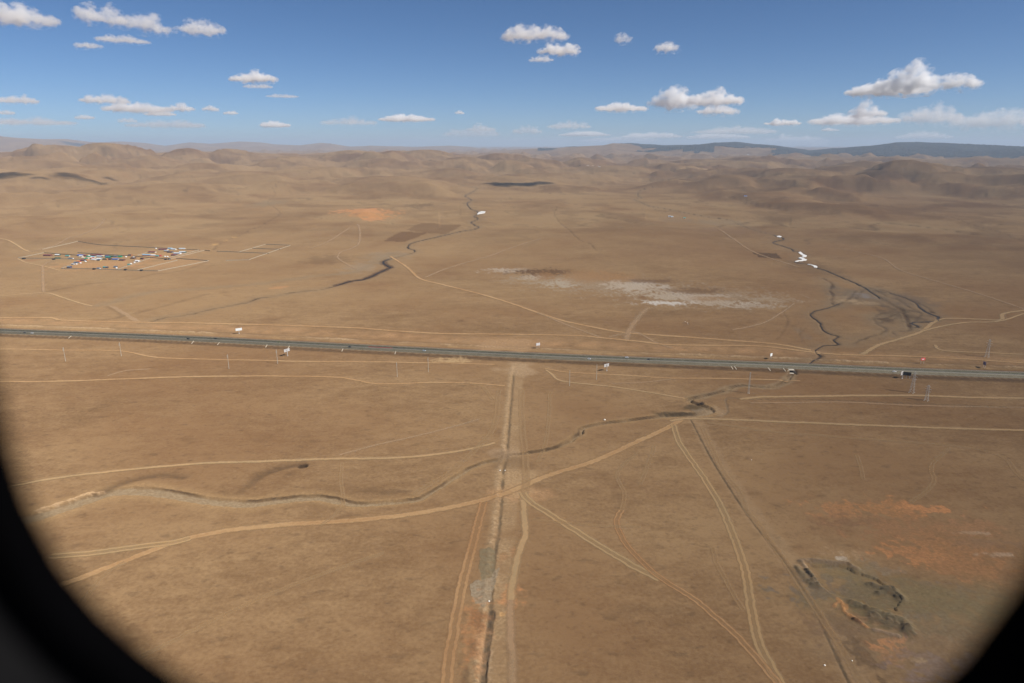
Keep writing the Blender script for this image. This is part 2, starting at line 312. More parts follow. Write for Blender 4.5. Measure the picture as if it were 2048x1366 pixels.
# highway embankment, verges, ditch and spoil bank along it
hD, hS, hA = dist_to(HW, X, Y, 120)
hz_line = H0(HW[:, 0], HW[:, 1]); kern = np.ones(25) / 25
hz_line = np.convolve(np.pad(hz_line, 12, mode='edge'), kern, 'valid') + 2.2
hs = np.concatenate([[0], np.cumsum(np.hypot(*np.diff(HW, axis=0).T))])
road_z = np.interp(hA, hs, hz_line)
k = sstep(24, 13.4, hD); Z = np.where(hD < 100, Z * (1 - k) + (road_z - 0.30) * k, Z)
CULV = at(1584, 744.5)[0]; cs = hA.ravel()[int(np.argmin(np.where(hD < 40, np.hypot(X - CULV[0], Y - CULV[1]), 1e9)))]; da = np.abs(hA - cs)
notch = np.where((hS < 0) & (hD < 60), np.maximum(sstep(6.5, 4.6, da) * sstep(17.0, 18.2, hD) * sstep(34, 24, hD), (da < 2.6) * ((hD > 9) & (hD < 18.4))), 0)
Z = np.where(hD < 60, Z * (1 - notch) + np.minimum(Z, road_z - 4.3) * notch, Z)
near = (hS < 0)                                              # side of the camera
paint(((hD < 26) & (hD > 8)) * (0.85 + 0.5 * N3) * np.where(near, 1, 0.75) * sstep(27, 22, hD + 3 * N3), DGRASS)
paint(sstep(15.5, 13.5, hD) * 0.9, (0.22, 0.16, 0.10))
nsp = sstep(-0.25, 0.35, fbm(X, Y, 60, 2, 131))
sp = np.exp(-((hD - 42 - 3 * N20) / 4.5) ** 2) * (~near)
Z = Z + sp * 1.3 * (0.4 + nsp) * (1 + 0.8 * N3); paint(sp * 0.8 * (0.25 + nsp) * (1 + 1.5 * N3), PALE)
paint(np.exp(-((hD - 48 - 3 * N20) / 2.5) ** 2) * (~near) * 0.7, DGRASS)
paint(np.exp(-((hD - 33) / 4) ** 2) * (~near) * (0.4 + N20), TANB)
# worn traffic belt on the far side of the highway
paint(np.exp(-((hD - 75 - 10 * N90) / 20) ** 2) * (~near) * (0.45 + 0.8 * N20), (0.31, 0.185, 0.092))

def carve(P, width, depth, bank=0.6, floor_col=None, fa=0.8, edge_col=None, ea=0.6, wn=0.25, edge_side=None):
    """cut a channel into the ground along P"""
    global Z
    D, S, A = dist_to(P, X, Y, width * 3 + 12)
    wd = width * 0.5 * (1 + wn * 2 * fbm(A, A * 0 + 3.3, width * 9, 2, 141)) if np.ndim(width) == 0 else width
    q = D + N3 * 0.8
    prof = sstep(wd + max(0.8, bank * depth), wd * 0.75, q)
    Z = Z - depth * prof
    if edge_col is not None:
        e = np.exp(-((q - wd - 0.8) / (0.8 + 0.12 * width)) ** 2)
        if edge_side == 'far': e = e * (S * 0 + np.where(Y > np.interp(X, *_order(P)), 1, 0.1))
        paint(ea * e * (D < 1e8), edge_col)
    if floor_col is not None: paint(fa * sstep(wd * 1.15, wd * 0.7, q), floor_col)
    return D
def _order(P):
    i = np.argsort(P[:, 0]); return P[i, 0], P[i, 1]

# foreground creek bed: a narrow gully upstream, a wide sandy bed at left
cD, cS, cA = dist_to(CREEK, X, Y, 40)
clen = np.hypot(*np.diff(CREEK, axis=0).T).sum()
fr = cA / clen
wide = 1.9 + 2.6 * np.exp(-((fr - 0.27) / 0.05) ** 2) + 3.4 * sstep(0.60, 0.80, fr) + 2.0 * sstep(0.82, 0.95, fr)
q = cD + 0.9 * N3 + 0.7 * N20
dep = 1.8 + 0.5 * (fr < 0.5) + 0.7 * fbm(cA, cA * 0, 60, 2, 151)
Z = np.where(cD < 30, Z - dep * sstep(wide + 1.2, wide * 0.85, q), Z)
paint(np.where(cD < 39, sstep(wide * 2.8 + 4, wide * 1.1, q + 3 * N20) * 0.55, 0), TANB)
paint(np.where(cD < 30, sstep(wide * 1.08, wide * 0.8, q) * (0.55 + 0.25 * sstep(0.55, 0.75, fr)), 0), GREY)
paint(np.where((cD < 30) & (fr < 0.2), 0.45 * sstep(12, 5, cD + 5 * N20), 0), (0.20, 0.15, 0.092))
up = Y > np.interp(X, *_order(CREEK))
paint(np.where(cD < 30, np.exp(-((q - wide - 0.6) / np.where(fr < 0.5, 1.7, 0.9)) ** 2) * np.where(up, 1.0, 0.3) * np.where(fr < 0.6, np.clip(0.68 + 1.2 * N20, 0.2, 1), sstep(-0.3, 0.2, fbm(X, Y, 45, 2, 153))), 0), DARK)
# grassy dark slope of the old meander, pale eroded bank at its end
mD, _, mA = dist_to(smooth(line([(760, 1150), (880, 1105), (1000, 1062), (1150, 1025), (1300, 1015), (1420, 1030)], O1, SC)), X, Y, 30)
Z = np.where(mD < 25, Z - 1.3 * np.exp(-(mD / 6.5) ** 2), Z); paint(np.where(mD < 25, 0.7 * np.exp(-((mD + 2 * N20) / 5) ** 2), 0), DGRASS)
mD, _, _ = dist_to(smooth(line([(290, 1290), (420, 1250), (560, 1205), (640, 1170), (720, 1150), (790, 1140)], O1, SC)), X, Y, 20)
Z = np.where(mD < 20, Z + 0.9 * np.exp(-((mD + 2 * N3) / 2.2) ** 2), Z); paint(np.where(mD < 15, 0.9 * sstep(3.0, 1.0, mD + 4 * N3), 0), (0.40, 0.27, 0.15))
# hollow running up to its dark headcut
D, S, A = dist_to(HOLLOW, X, Y, 30)
Z = np.where(D < 30, Z - (2.2 * np.exp(-(D / 5.5) ** 2)) * sstep(0, 60, A), Z)
paint(np.where(D < 25, 0.75 * np.exp(-((D + 1.5 * N20) / 5.0) ** 2) * sstep(0, 50, A), 0), DGRASS)
hd = HOLLOW[-1]; dd = np.hypot(X - hd[0], Y - hd[1]); Z = Z - 1.8 * sstep(5.5, 3.2, dd + N3); paint(0.95 * np.exp(-((dd - 4.0) / 1.3) ** 2) * (Y > hd[1] - 1), WET)
# streams
MARSH = [smooth(line(p, M8, SM), wig=1.4, seed=400 + i) for i, p in enumerate(([(915, 455), (960, 470), (1010, 510), (1080, 545)], [(870, 385), (960, 440), (1060, 470), (1130, 520), (1190, 550), (1240, 580), (1215, 610), (1190, 640)], [(840, 380), (940, 395), (1060, 440), (1150, 465), (1210, 495)],
    [(1080, 565), (1000, 575), (930, 580), (885, 600)], [(1050, 600), (1000, 630), (940, 640), (920, 655)], [(1020, 590), (960, 615), (905, 625)], [(1090, 570), (1120, 600), (1180, 615), (1230, 605)], [(640, 480), (700, 500), (760, 480), (790, 500), (815, 510)], [(720, 395), (690, 440), (620, 490), (560, 520)], [(790, 390), (740, 430), (720, 460), (690, 470)],
    [(540, 345), (520, 400), (545, 430), (535, 480), (550, 515)], [(460, 300), (520, 330), (545, 350), (530, 380)], [(1100, 575), (1130, 625), (1145, 680)], [(1150, 480), (1230, 500), (1300, 540), (1330, 575)], [(290, 690), (280, 740), (305, 800)], [(330, 690), (300, 720), (275, 745)], [(140, 545), (170, 600), (190, 650), (140, 740), (110, 780)]))]
for P, wd, dp, fc, al in [(STREAM_MID, 4.5, 1.0, WET, .8), (STREAM_R, 4.5, 1.1, WET, .8), (STREAM_A, 4.2, 1.1, WET, .8), (STREAM_B, 4.2, 1.0, DARK, .75), (STREAM_C, 4.0, .8, DARK, .75), (STREAM_D, 4, .8, DARK, .7), (STREAM_L, 5, .8, DARK, .5), (GULLY_C, 4.5, .8, DARK, .5), (GULLY_R, 5.5, .8, DARK, .5)] + [(p, 4.6, .4, (0.066, 0.041, 0.026), .85) for p in MARSH[:-3]] + [(p, 3, .3, DGRASS, .4) for p in MARSH[-3:]]:
    D, S, A = dist_to(P, X, Y, 60)
    if al > .6: paint(np.where(D < 55, 0.38 * np.exp(-((D + 10 * N20) / 20) ** 2), 0), (0.175, 0.128, 0.078))
    jit = fbm(A, A * 0 + 1, 45, 3, 171); q = D + 1.6 * N20 + 1.2 * N3 - 2.2 * jit
    Z = np.where(D < 40, Z - dp * sstep(wd * 1.1, wd * 0.45, q), Z)
    paint(np.where(D < 40, al * sstep(wd * 1.0, wd * 0.3, q) * np.clip(0.65 + 1.3 * jit, 0.1, 1.2), 0), fc)
D, S, A = dist_to(pix_range(STREAM_MID, 670, 505, 790, 572), X, Y, 40); paint(np.where(D < 30, 0.85 * sstep(13, 6, D + 5 * N20), 0), (0.075, 0.045, 0.03))
# pipeline strip: disturbed corridor, spoil ridge, open trench
pD, pS, pA = dist_to(DITCH, X, Y, 40)
off = pS * 1.0
cor = sstep(13, 8, np.abs(off - 2.5) + 3 * N20) * (pD < 38)
paint(cor * (0.58 + 0.8 * N20), (0.27, 0.182, 0.098))
rid = np.exp(-((off + 4.5 + 1.2 * N20) / 2.0) ** 2) * (pD < 30); Z = Z + rid * 0.7 * (1 + 1.2 * N3); paint(rid * 0.8 * (0.7 + 1.2 * N3), (0.315, 0.217, 0.122))
tr = sstep(1.9, 0.6, pD + 0.8 * N3) * (pD < 30); Z = Z - 0.5 * tr; paint(tr * (0.65 + 0.5 * N20), (0.090, 0.065, 0.040))
polyfill(line([(960, 1097), (978, 1095), (992, 1100), (990, 1140), (984, 1158), (962, 1160), (957, 1130)]), OLIVE, 0.8, 1.2)
polyfill(line([(997, 1134), (990, 1140), (985, 1155), (970, 1160), (956, 1160), (939, 1168), (942, 1185), (950, 1205), (968, 1216), (984, 1200), (988, 1180), (996, 1160)]), (0.228, 0.178, 0.118), 0.85, 1.4)
for (a, b, c, d, co, al) in ((955, 1240, 14, 22, DARK, .75), (945, 1290, 10, 28, DARK, .6), (935, 1350, 10, 20, DARK, .55), (985, 1225, 7, 10, (0.11, 0.08, 0.055), .9), (975, 1310, 12, 40, (0.32, 0.23, 0.14), .5), (952, 1270, 26, 60, ORANGE, .35), (1022, 1190, 18, 22, ORANGE, .5), (1030, 1110, 12, 14, (0.24, 0.13, 0.06), .55), (1005, 1115, 12, 8, (0.24, 0.13, 0.06), .5), (1005, 1228, 5, 5, (0.42, 0.25, 0.11), .8)):
    blob(a, b, c, d, co, al, 0.9, N3)
td, _, ta = dist_to(smooth(line([(984, 1225), (979, 1255), (973, 1300), (968, 1340), (963, 1400)])), X, Y, 15)
Z = np.where(td < 12, Z - 0.9 * sstep(2.8, 1.2, td + 0.9 * N3), Z); paint(np.where(td < 12, (0.6 + 0.5 * N3) * sstep(3.0, 1.0, td + 1.2 * N3), 0), (0.080, 0.058, 0.038))
# cable ditch
kD, kS, kA = dist_to(CABLE, X, Y, 25)
Z = np.where(kD < 20, Z - 0.12 * sstep(1.6, 0.7, kD + 0.4 * N3) + 0.08 * np.exp(-((kS - 2.2) / 1.2) ** 2), Z)
paint(np.where(kD < 20, sstep(10, 6, np.abs(kS - 5) + 2 * N3) * 0.25, 0), (0.29, 0.20, 0.115)); paint(np.where(kD < 20, sstep(1.5, 0.4, kD + 0.8 * N3) * 0.85, 0), (0.085, 0.060, 0.036))
for P in ([(1390, 838), (1452, 828), (1451, 798), (1470, 797), (1530, 799), (1640, 800), (1800, 806), (2048, 815)],):
    D, S, A = dist_to(smooth(line(P)), X, Y, 15); Z = np.where(D < 12, Z - 0.5 * sstep(1.5, 0.7, D), Z); paint(np.where(D < 12, sstep(1.8, 0.8, D + 0.8 * N3) * 0.6, 0), (0.15, 0.11, 0.07))
# salt flat
for a in ((1100, 555, 75, 14, (0.25, 0.19, 0.125), .6), (1230, 570, 110, 16, (0.25, 0.19, 0.125), .55), (1400, 592, 130, 18, (0.26, 0.20, 0.135), .6), (1020, 541, 45, 4, SALT, .6), (1075, 551, 30, 7, SALT, .55), (1120, 566, 28, 8, (0.30, 0.25, 0.185), .7),
          (1095, 545, 60, 7, (0.10, 0.056, 0.028), 1), (1090, 552, 18, 8, (0.2, 0.11, 0.05), .7), (1180, 552, 55, 11, OCHRE, .75), (1240, 557, 36, 10, OCHRE, .75), (1265, 572, 46, 10, (0.34, 0.28, 0.21), .75), (1285, 566, 26, 4, SALT, .8),
          (1305, 562, 44, 4, (0.12, 0.068, 0.035), .75), (1325, 575, 18, 3, SALT, .8), (1345, 590, 55, 9, (0.31, 0.25, 0.18), .8), (1372, 592, 22, 9, SALT, .65), (1395, 582, 50, 6, (0.13, 0.075, 0.038), .8), (1420, 596, 42, 6, OCHRE, .6),
          (1425, 591, 34, 3, SALT, .75), (1440, 606, 60, 5, (0.33, 0.27, 0.2), .75), (1500, 611, 48, 5, (0.33, 0.275, 0.21), .65), (1326, 606, 42, 3.6, (0.41, 0.37, 0.32), .85), (1285, 595, 8, 3, (0.16, 0.09, 0.045), .9), (1540, 600, 50, 6, (0.3, 0.235, 0.16), .45)):
    blob(*a[:4], a[4], min(1, a[5] * (1.1 if a[0] < 1400 else 0.8)), 1.0, 0.6 * N20 + 0.8 * N3, 0.45)
# marsh
for a in ((1720, 590, 45, 14, (0.13, 0.10, 0.07), .55), (1760, 600, 60, 14, (0.15, 0.105, 0.065), .5), (1800, 625, 35, 14, DARK, .55), (1730, 592, 14, 4, (0.22, 0.2, 0.19), .5), (1690, 600, 20, 6, PALE, .5), (1725, 605, 24, 4, PALE, .5), (1775, 640, 22, 5, DARK, .7), (1830, 600, 34, 10, (0.13, 0.09, 0.06), .5), (1690, 570, 16, 9, OCHRE, .45), (1600, 665, 10, 10, (0.17, 0.12, 0.075), .5)):
    blob(*a[:4], a[4], a[5], 1.0, N20)
# ploughed plots, pits, scorched patches
polyfill(line([(765, 482), (802, 463), (856, 466), (808, 484.5)]), (0.118, 0.066, 0.033), 0.85, 1.5)
polyfill(line([(811, 460), (842, 446), (925, 450), (893, 468), (858, 466)]), (0.128, 0.075, 0.038), 0.7, 2)
polyfill(line([(1502, 505), (1552, 506), (1563, 517), (1520, 515)]), (0.075, 0.044, 0.025), 0.85, 3)
for a in ((733, 420, 34, 5, ORANGE, .65), (738, 430, 28, 7, (0.36, 0.175, 0.068), .8), (745, 438, 18, 4, ORANGE, .6), (712, 428, 6, 2, (0.2, 0.11, 0.06), .7), (840, 411, 26, 4, DARK, .5), (377, 378.5, 9, 1.6, DARK, .9), (480, 437, 14, 2, (0.15, 0.09, 0.05), .6), (535, 406, 26, 6, (0.17, 0.125, 0.075), .6), (555, 575, 14, 3, ORANGE, .3), (160, 545, 70, 9, (0.31, 0.175, 0.08), .0),
          (200, 530, 75, 9, (0.33, 0.185, 0.085), .55), (330, 510, 55, 9, (0.32, 0.18, 0.082), .45), (64, 521, 12, 3, (0.22, 0.11, 0.055), .5), (340, 528, 60, 9, (0.30, 0.17, 0.08), .4), (770, 512, 40, 8, (0.21, 0.16, 0.105), .5), (720, 535, 30, 10, (0.22, 0.165, 0.11), .5), (1350, 440, 34, 5, (0.18, 0.12, 0.07), .5), (1440, 445, 45, 6, (0.21, 0.155, 0.095), .5),
          (1450, 460, 70, 5, (0.19, 0.12, 0.07), .45), (1560, 440, 60, 6, DGRASS, .3), (1620, 535, 45, 14, DGRASS, .35), (1350, 500, 110, 18, (0.2, 0.118, 0.06), .3), (650, 520, 45, 8, DGRASS, .4), (310, 468, 60, 6, (0.2, 0.12, 0.065), .35), (90, 470, 60, 8, (0.2, 0.12, 0.065), .3)):
    blob(*a[:4], a[4], a[5], 0.8, N20)
# braided grassy wash between settlement and highway
D, S, A = dist_to(smooth(np.vstack([line([(770, 512), (880, 490), (1000, 452), (1150, 418), (1300, 398), (1600, 382), (2030, 345)], M5, SM), line([(250, 320), (400, 300), (470, 285), (600, 275), (800, 255), (900, 212), (1020, 160), (1120, 100)], M6, SM)])), X, Y, 60)
paint(np.where(D < 55, (0.5 * np.exp(-((D + 10 * N20) / (16 + 8 * N90)) ** 2)), 0), (0.185, 0.135, 0.082)); Z = np.where(D < 40, Z - 0.8 * np.exp(-(D / 10) ** 2), Z)
for P in (line([(1060, 580), (1200, 545), (1400, 490), (1640, 425)], M5, SM), line([(470, 632), (760, 632), (960, 600), (850, 525)], M5, SM), line([(345, 412), (560, 370), (640, 355), (800, 335), (1040, 310), (1200, 270), (1300, 262), (1460, 235), (1640, 170)], M5, SM)):
    D, S, A = dist_to(smooth(P), X, Y, 20); paint(np.where(D < 18, 0.4 * np.exp(-((D + 4 * N20) / 5) ** 2), 0), DGRASS)
polyfill(line([(860, 520), (905, 520), (1110, 640), (1050, 640)], M5, SM), (0.30, 0.205, 0.125), 0.5, 1.5)
# quarry with spoil heaps, red soil
QO = (1528, 1016)
pit = line([(330, 450), (620, 450), (720, 500), (900, 560), (1000, 640), (1070, 710), (1040, 790), (880, 800), (700, 720), (520, 660), (430, 600)], QO, SC)
m = in_poly(pit, X + 3 * N20, Y + 3 * N3).astype(float); Z = Z - 1.2 * m
for a in ((1690, 1180, 70, 22, (0.156, 0.114, 0.080), .75), (1760, 1195, 60, 22, (0.151, 0.111, 0.074), .7), (1760, 1240, 70, 22, (0.151, 0.110, 0.054), .6), (1870, 1190, 80, 22, (0.179, 0.126, 0.088), .6), (1850, 1230, 60, 12, (0.151, 0.123, 0.099), .45), (1930, 1230, 90, 40, (0.189, 0.136, 0.074), .45),
          (1700, 1110, 30, 10, PALE, .35), (1680, 1116, 9, 7, (0.40, 0.33, 0.25), .6), (1740, 1140, 50, 14, (0.2, 0.15, 0.1), .5),
          (1690, 1028, 50, 16, (0.29, 0.15, 0.068), .65), (1790, 1020, 70, 14, (0.31, 0.155, 0.066), .6), (1850, 1018, 30, 8, ORANGE, .7), (1720, 1045, 60, 12, (0.15, 0.09, 0.052), .5), (1800, 1060, 60, 16, (0.25, 0.135, 0.066), .6), (1870, 1110, 60, 24, ORANGE, .75), (1905, 1100, 50, 30, (0.29, 0.15, 0.068), .6), (1920, 1140, 44, 18, (0.30, 0.155, 0.07), .6),
          (1930, 1055, 50, 14, (0.28, 0.155, 0.078), .5), (1960, 1085, 40, 8, (0.16, 0.115, 0.075), .5), (1765, 1293, 34, 14, ORANGE, .7), (1790, 1315, 40, 16, (0.28, 0.15, 0.07), .55), (1686, 1210, 5, 16, (0.40, 0.2, 0.08), .75), (1715, 1238, 22, 4, (0.38, 0.19, 0.08), .6), (1720, 1300, 20, 40, DGRASS, .5), (1680, 1250, 50, 20, (0.17, 0.105, 0.058), .5), (1870, 1330, 60, 24, (0.180, 0.130, 0.112), .45), (2000, 1110, 26, 3, (0.38, 0.3, 0.21), .6), (1945, 1065, 22, 2.4, (0.36, 0.28, 0.19), .5), (1830, 1320, 16, 4, PALE, .5)):
    blob(a[0], a[1], a[2] * 1.15, a[3] * 1.15, a[4], min(1, a[5] * 1.5), 1.25, N3 * 1.0 + 0.8 * N20, 0.35)
for a in ((1830, 1070, 190, 75, (0.20, 0.112, 0.054), .5), (1940, 1110, 110, 60, (0.25, 0.13, 0.058), .4), (1790, 1190, 165, 42, (0.146, 0.112, 0.054), .6), (1930, 1210, 130, 40, (0.175, 0.132, 0.068), .55), (1850, 1290, 170, 60, (0.185, 0.13, 0.078), .45), (1700, 1140, 60, 22, (0.165, 0.128, 0.064), .5)):
    blob(*a[:4], a[4], a[5], 0.5, N20, 0.7)
def heap(pts, wd, ht, col, o=QO, s=SC, a=0.75):
    global Z
    D, S, A = dist_to(smooth(line(pts, o, s)), X, Y, wd * 3)
    b = np.exp(-((D + 1.6 * N3 + 1.0 * N20) / wd) ** 2) * (0.8 + 0.45 * N5); Z = np.where(D < wd * 3, Z + ht * b, Z)
    paint(np.where(D < wd * 3, a * sstep(0.08, 0.6, b), 0), col)
HEAPC = (0.135, 0.105, 0.064)
heap([(290, 425), (360, 412), (460, 420), (560, 430), (650, 440), (710, 470)], 2.4, 2.0, (0.2, 0.14, 0.088))
heap([(300, 435), (340, 500), (400, 600)], 2.0, 1.8, (0.27, 0.19, 0.115))
heap([(255, 470), (290, 510), (330, 560), (375, 600)], 2.6, 1.6, HEAPC)
heap([(340, 500), (390, 560), (430, 620)], 1.6, 1.4, HEAPC)
heap([(840, 590), (930, 620), (1000, 650), (1060, 705)], 3.0, 2.4, HEAPC)
heap([(900, 660), (980, 630)], 2.5, 2.0, HEAPC)
heap([(690, 745), (800, 790), (880, 820), (960, 850), (1060, 880), (1110, 920), (1140, 970)], 3.6, 2.6, (0.125, 0.10, 0.06))
heap([(850, 860), (960, 900), (1080, 940)], 4.0, 1.8, (0.13, 0.1, 0.062), a=.7)
heap([(540, 770), (600, 730), (620, 800), (720, 880), (800, 930)], 1.3, 1.0, (0.35, 0.18, 0.075))
heap([(715, 880), (750, 900)], 1.6, 1.2, (0.15, 0.08, 0.045))
heap([(870, 955), (950, 975), (1040, 1000)], 1.8, 1.0, (0.24, 0.17, 0.115), a=.6)
# excavated earth by the settlement brook and the bend of the creek
for (px, py, wx, wy) in ((430, 489, 6, 2), (452, 481, 4, 1.2), (470, 474, 4, 1)): blob(px, py, wx, wy, (0.36, 0.22, 0.09), .8, .6, N3)
blob(1391, 815, 24, 7, (0.085, 0.06, 0.033), .9, .4, N3); blob(1352, 827, 44, 3.5, (0.07, 0.05, 0.03), .9, .4, N3); blob(1405, 822, 18, 5, (0.25, 0.19, 0.125), .5, .6, N3); blob(1435, 822, 12, 8, (0.28, 0.2, 0.12), .4, .6, N3)
blob(1040, 738, 40, 10, (0.31, 0.215, 0.125), .6, .8, N20); blob(1015, 690, 60, 14, (0.32, 0.205, 0.11), .5, .8, N20); blob(1015, 905, 30, 9, (0.27, 0.185, 0.11), .6, .8, N20); blob(1040, 960, 30, 22, (0.295, 0.20, 0.11), .5, .8, N20); blob(1040, 985, 50, 20, (0.32, 0.19, 0.095), .75, .7, N20); blob(1040, 965, 36, 30, (0.30, 0.20, 0.105), .6, .8, N20); blob(905, 721, 34, 5, (0.36, 0.25, 0.13), .7, 1, N3)
blob(1030, 925, 40, 14, DGRASS, .35, .9, N20); blob(760, 985, 40, 6, DGRASS, .5, .9, N20); blob(1280, 1220, 60, 14, DGRASS, .2, 1.2, N20)
# forest cover on the high plateau
elevf = np.clip(Z / np.maximum(np.interp(np.arctan2(X, Y), PLAT[0], PLAT[1]), 30), 0, 1.2)
azg = np.arctan2(X, Y)
fm = (RR > 14500) & (RR < 24000) & (azg > R(2)) & (azg < R(60))
fsc = elevf + 0.75 * fbm(X, Y, 1500, 4, 201) + 0.75 * sstep(R(19), R(23.5), azg) + 0.22 - 0.5 * sstep(R(11), R(8), azg) - 0.12 * sstep(12000, 16500, RR) * 0
FOREST = np.where(fm, fsc, 0)
CLR = fm

# ------------------------------------------------------------------ materials
def mat(name):
    m = bpy.data.materials.new(name); m.use_nodes = True; t = m.node_tree; t.nodes.clear()
    return m, t, t.nodes.new("ShaderNodeOutputMaterial")
def N(t, typ, **kw):
    n = t.nodes.new(typ)
    for k, v in kw.items():
        if k.startswith("i_"):
            key = k[2:]; n.inputs[int(key) if key.isdigit() else key].default_value = v
        else: setattr(n, k, v)
    return n
def mth(t, op, a, b=None, c=None):
    n = t.nodes.new("ShaderNodeMath"); n.operation = op
    for i, v in enumerate((a, b, c)):
        if v is None: continue
        if isinstance(v, (int, float)): n.inputs[i].default_value = v
        else: t.links.new(v, n.inputs[i])
    return n.outputs[0]
def mixc(t, f, a, b, typ='MIX'):
    n = t.nodes.new("ShaderNodeMix"); n.data_type = 'RGBA'; n.blend_type = typ
    for sock, v in ((n.inputs[0], f), (n.inputs[6], a), (n.inputs[7], b)):
        if isinstance(v, (int, float)): sock.default_value = v
        elif isinstance(v, tuple): sock.default_value = tuple(v) + (1,) * (4 - len(v))
        else: t.links.new(v, sock)
    return n.outputs[2]
def noise(t, vec, scale, detail=3, rough=0.55, out=0):
    n = N(t, "ShaderNodeTexNoise"); n.inputs["Scale"].default_value = scale; n.inputs["Detail"].default_value = detail; n.inputs["Roughness"].default_value = rough
    t.links.new(vec, n.inputs["Vector"]); return n.outputs[out]
def ramp(t, f, stops):
    n = t.nodes.new("ShaderNodeValToRGB"); e = n.color_ramp.elements
    while len(e) < len(stops): e.new(0.5)
    for i, (p, c) in enumerate(stops): e[i].position = p; e[i].color = tuple(c) + (1,) * (4 - len(c))
    t.links.new(f, n.inputs[0]); return n.outputs[0]
def pos(t):
    return t.nodes.new("ShaderNodeNewGeometry").outputs["Position"]

def grass_colour(t):
    """dry steppe grass: large dry and darker sweeps, tufts, worn spots"""
    p = pos(t); sp = t.nodes.new("ShaderNodeSeparateXYZ"); t.links.new(p, sp.inputs[0])
    cp = t.nodes.new("ShaderNodeCombineXYZ"); t.links.new(sp.outputs[0], cp.inputs[0]); t.links.new(sp.outputs[1], cp.inputs[1]); q = cp.outputs[0]
    mp = t.nodes.new("ShaderNodeMapping"); mp.inputs["Rotation"].default_value = (0, 0, R(-24)); mp.inputs["Scale"].default_value = (1.0, 1.7, 1.0); t.links.new(q, mp.inputs[0]); qs = mp.outputs[0]
    big = noise(t, q, 1 / 520, 4, 0.6); mid = noise(t, qs, 1 / 150, 7, 0.72); small = noise(t, qs, 1 / 22, 4, 0.65); tuft = noise(t, q, 1 / 3.2, 3, 0.7); hue = noise(t, q, 1 / 260, 3, 0.5)
    v = mth(t, 'ADD', mth(t, 'MULTIPLY', big, 0.46), mth(t, 'ADD', mth(t, 'MULTIPLY', mid, 0.36), mth(t, 'ADD', mth(t, 'MULTIPLY', small, 0.24), mth(t, 'MULTIPLY', tuft, 0.30))))
    c = ramp(t, v, [(0.45, (0.092, 0.053, 0.0255)), (0.54, (0.146, 0.0865, 0.042)), (0.625, (0.184, 0.112, 0.056)), (0.73, (0.250, 0.160, 0.081))])
    c = mixc(t, mth(t, 'MULTIPLY', ramp(t, hue, [(0.42, (0, 0, 0)), (0.62, (1, 1, 1))]), 0.55), c, (0.158, 0.084, 0.039))
    spots = ramp(t, noise(t, qs, 1 / 13, 2, 0.5), [(0.60, (0, 0, 0)), (0.72, (1, 1, 1))])
    c = mixc(t, mth(t, 'MULTIPLY', spots, 0.42), c, (0.095, 0.060, 0.034))
    sp1 = ramp(t, noise(t, q, 1 / 4.5, 2, 0.5), [(0.62, (0, 0, 0)), (0.70, (1, 1, 1))]); c = mixc(t, mth(t, 'MULTIPLY', sp1, 0.26), c, (0.080, 0.048, 0.026))
    sp2 = ramp(t, noise(t, q, 1 / 7.5, 3, 0.6), [(0.60, (0, 0, 0)), (0.70, (1, 1, 1))]); c = mixc(t, mth(t, 'MULTIPLY', sp2, 0.22), c, (0.275, 0.182, 0.092))
    blot = ramp(t, noise(t, q, 1 / 38, 3, 0.6), [(0.60, (0, 0, 0)), (0.74, (1, 1, 1))]); c = mixc(t, mth(t, 'MULTIPLY', blot, 0.40), c, (0.100, 0.058, 0.030))
    return c, tuft, small, qs
def ground_mat(name, far=False):
    m, t, o = mat(name); c, tuft, small, small_v = grass_colour(t)
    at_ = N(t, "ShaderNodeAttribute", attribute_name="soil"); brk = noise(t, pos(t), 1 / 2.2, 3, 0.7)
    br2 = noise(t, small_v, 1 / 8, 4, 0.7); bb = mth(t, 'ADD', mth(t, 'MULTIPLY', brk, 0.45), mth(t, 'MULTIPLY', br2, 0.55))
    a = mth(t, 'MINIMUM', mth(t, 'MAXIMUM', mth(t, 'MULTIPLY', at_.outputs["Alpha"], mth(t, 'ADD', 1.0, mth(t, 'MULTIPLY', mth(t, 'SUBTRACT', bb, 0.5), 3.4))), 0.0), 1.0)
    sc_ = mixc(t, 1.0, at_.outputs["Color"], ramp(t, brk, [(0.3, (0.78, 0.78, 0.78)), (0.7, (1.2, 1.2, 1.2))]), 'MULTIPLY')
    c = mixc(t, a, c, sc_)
    d = N(t, "ShaderNodeBsdfDiffuse"); d.inputs["Roughness"].default_value = 1.0; t.links.new(c, d.inputs["Color"])
    b = N(t, "ShaderNodeBump"); b.inputs["Strength"].default_value = 0.55; b.inputs["Distance"].default_value = 0.5
    t.links.new(mth(t, 'ADD', tuft, mth(t, 'MULTIPLY', small, 2.0)), b.inputs["Height"]); t.links.new(b.outputs[0], d.inputs["Normal"])
    t.links.new(d.outputs[0], o.inputs[0]); return m
M_GROUND = ground_mat("dry_steppe")
def simple(name, col, rough=0.7, metal=0.0, var=0.15, scale=0.6):
    m, t, o = mat(name); b = N(t, "ShaderNodeBsdfPrincipled"); n = noise(t, pos(t), scale, 3, 0.6)
    c = mixc(t, 1.0, tuple(col), ramp(t, n, [(0.3, (1 - var,) * 3), (0.7, (1 + var,) * 3)]), 'MULTIPLY')
    t.links.new(c, b.inputs["Base Color"]); b.inputs["Roughness"].default_value = rough; b.inputs["Metallic"].default_value = metal
    t.links.new(b.outputs[0], o.inputs[0]); return m

